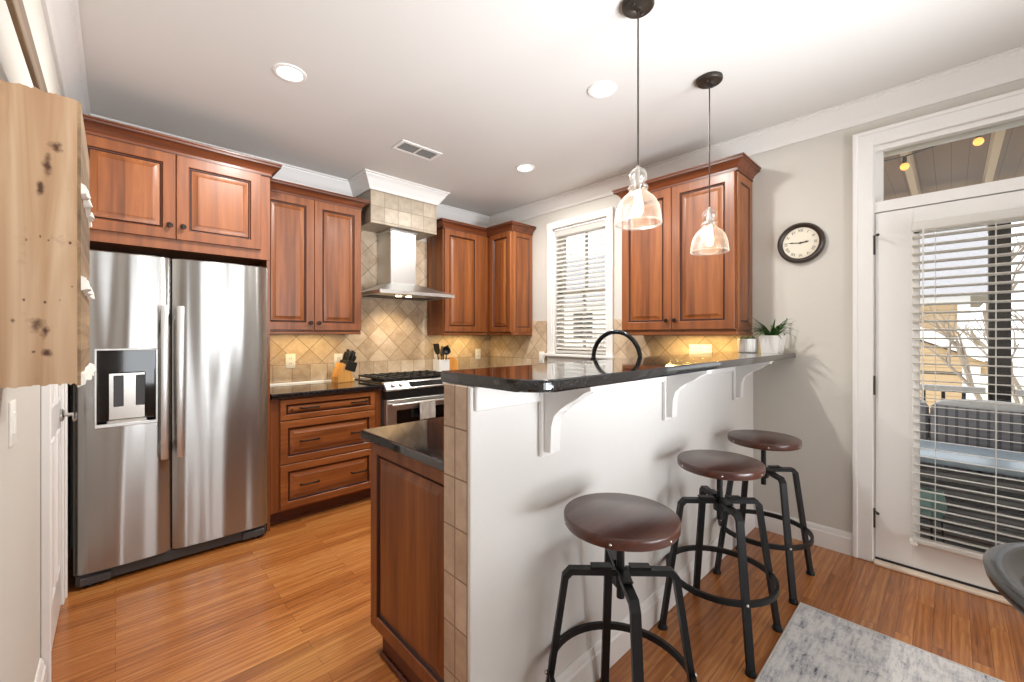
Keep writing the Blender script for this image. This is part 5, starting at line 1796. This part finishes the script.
g.build('stand', 'iron', tp)

G().box(5.6, 60, -40, 40, -2.7, -2.6).build('ground', 'lawn', smooth=0, kind='structure')

# tan house beyond the porch
hs = thing('house', 'tan sided house with grey roof and white gable trim beyond the porch', 'house', (12.6, -0.2, -2.6))
G().box(0, 5, 0, 4, 0, 4.75).build('wall', 'siding', hs, smooth=0)
G().box(-0.06, 0.06, -0.06, 0.12, 0, 4.75).box(-0.05, 0.0, 0, 4, 4.55, 4.75).build('trim', 'housetrim', hs, smooth=0)
G().prism([(-0.4, 4.72), (5.4, 4.72), (2.5, 6.9)], 'y', -0.35, 4.3).build('roof', 'shingle', hs, smooth=0)
for y0 in (1.6,):
    wf = G().box(-0.06, 0.0, y0, y0 + 0.95, 2.7, 4.1, 0.01).build('window', 'housetrim', hs, smooth=0)
    G().box(-0.065, -0.06, y0 + 0.1, y0 + 0.85, 2.8, 4.0).build('pane', 'blackglass', wf, smooth=0)
# lower porch wing with raking white gable
g = G().prism([(-0.35, 3.4), (1.95, 4.42), (4.2, 3.4), (4.2, 3.25), (-0.35, 3.25)], 'x', -2.4, -2.25)
g.box(-2.4, 0, 0.0, 3.9, 0, 3.3)
g.build('wing', 'siding', hs, smooth=0)
g = G()
g.prism([(-0.5, 3.36), (1.95, 4.46), (4.4, 3.36), (4.4, 3.56), (1.95, 4.68), (-0.5, 3.56)], 'x', -2.5, 0.0)
g.box(-2.46, -2.28, -0.12, 0.08, 0, 3.4)
g.build('wing_gable', 'housetrim', hs, smooth=0)

hb = thing('house', 'pale house with red brown lower siding seen through the kitchen window', 'house', (11.5, 7.2, -2.6))
G().box(0, 5, 0, 7.5, 2.6, 5.0).build('wall', 'housetrim', hb, smooth=0)
G().box(-0.1, 5, -0.1, 7.6, 0, 3.5).build('lower_wall', 'redsiding', hb, smooth=0)
G().prism([(-0.5, 4.98), (5.5, 4.98), (2.5, 7.2)], 'y', -0.4, 7.9).build('roof', 'shingle', hb, smooth=0)
for y0 in (0.9, 2.7, 4.9):
    wf = G().box(-0.06, 0.0, y0, y0 + 0.95, 3.7, 4.8, 0.01).build('window', 'housetrim', hb, smooth=0)
    G().box(-0.065, -0.06, y0 + 0.08, y0 + 0.87, 3.78, 4.72).build('pane', 'dark', wf, smooth=0)


def bare_tree(x, y, h, seed, label):
    rd = random.Random(seed)
    t = thing('bare_tree', label, 'tree', (x, y, -2.6), 0, 'bare winter trees outside')
    trunk, twigs = G(), G()

    def grow(p, d, ln, r_, depth):
        q = p + d * ln
        (trunk if depth < 2 else twigs).tube([p, q], [r_, r_ * 0.7], 6 if depth < 2 else 4)
        if depth >= 5:
            return
        for k in range(3 if depth < 4 else 2):
            nd = (d + Vector((rd.uniform(-0.8, 0.8), rd.uniform(-0.8, 0.8), rd.uniform(-0.15, 0.55)))).normalized()
            grow(p + d * ln * rd.uniform(0.65, 1.0), nd, ln * rd.uniform(0.6, 0.8), r_ * 0.62, depth + 1)
    grow(Vector((0, 0, 0)), Vector((rd.uniform(-.05, .05), rd.uniform(-.05, .05), 1)).normalized(), h * 0.36, h * 0.018, 0)
    trunk.build('trunk', 'bark', t)
    twigs.build('branches', 'bark', t)
    return t


bare_tree(8.5, -0.62, 4.9, 1, 'pale bare tree just outside the porch railing beside the dark post')
bare_tree(23.0, -1.3, 8.5, 8, 'tall pale bare tree far behind the corner of the tan house')
bare_tree(7.6, 5.6, 4.6, 4, 'pale bare tree outside the kitchen window')

bpy.context.view_layer.update()
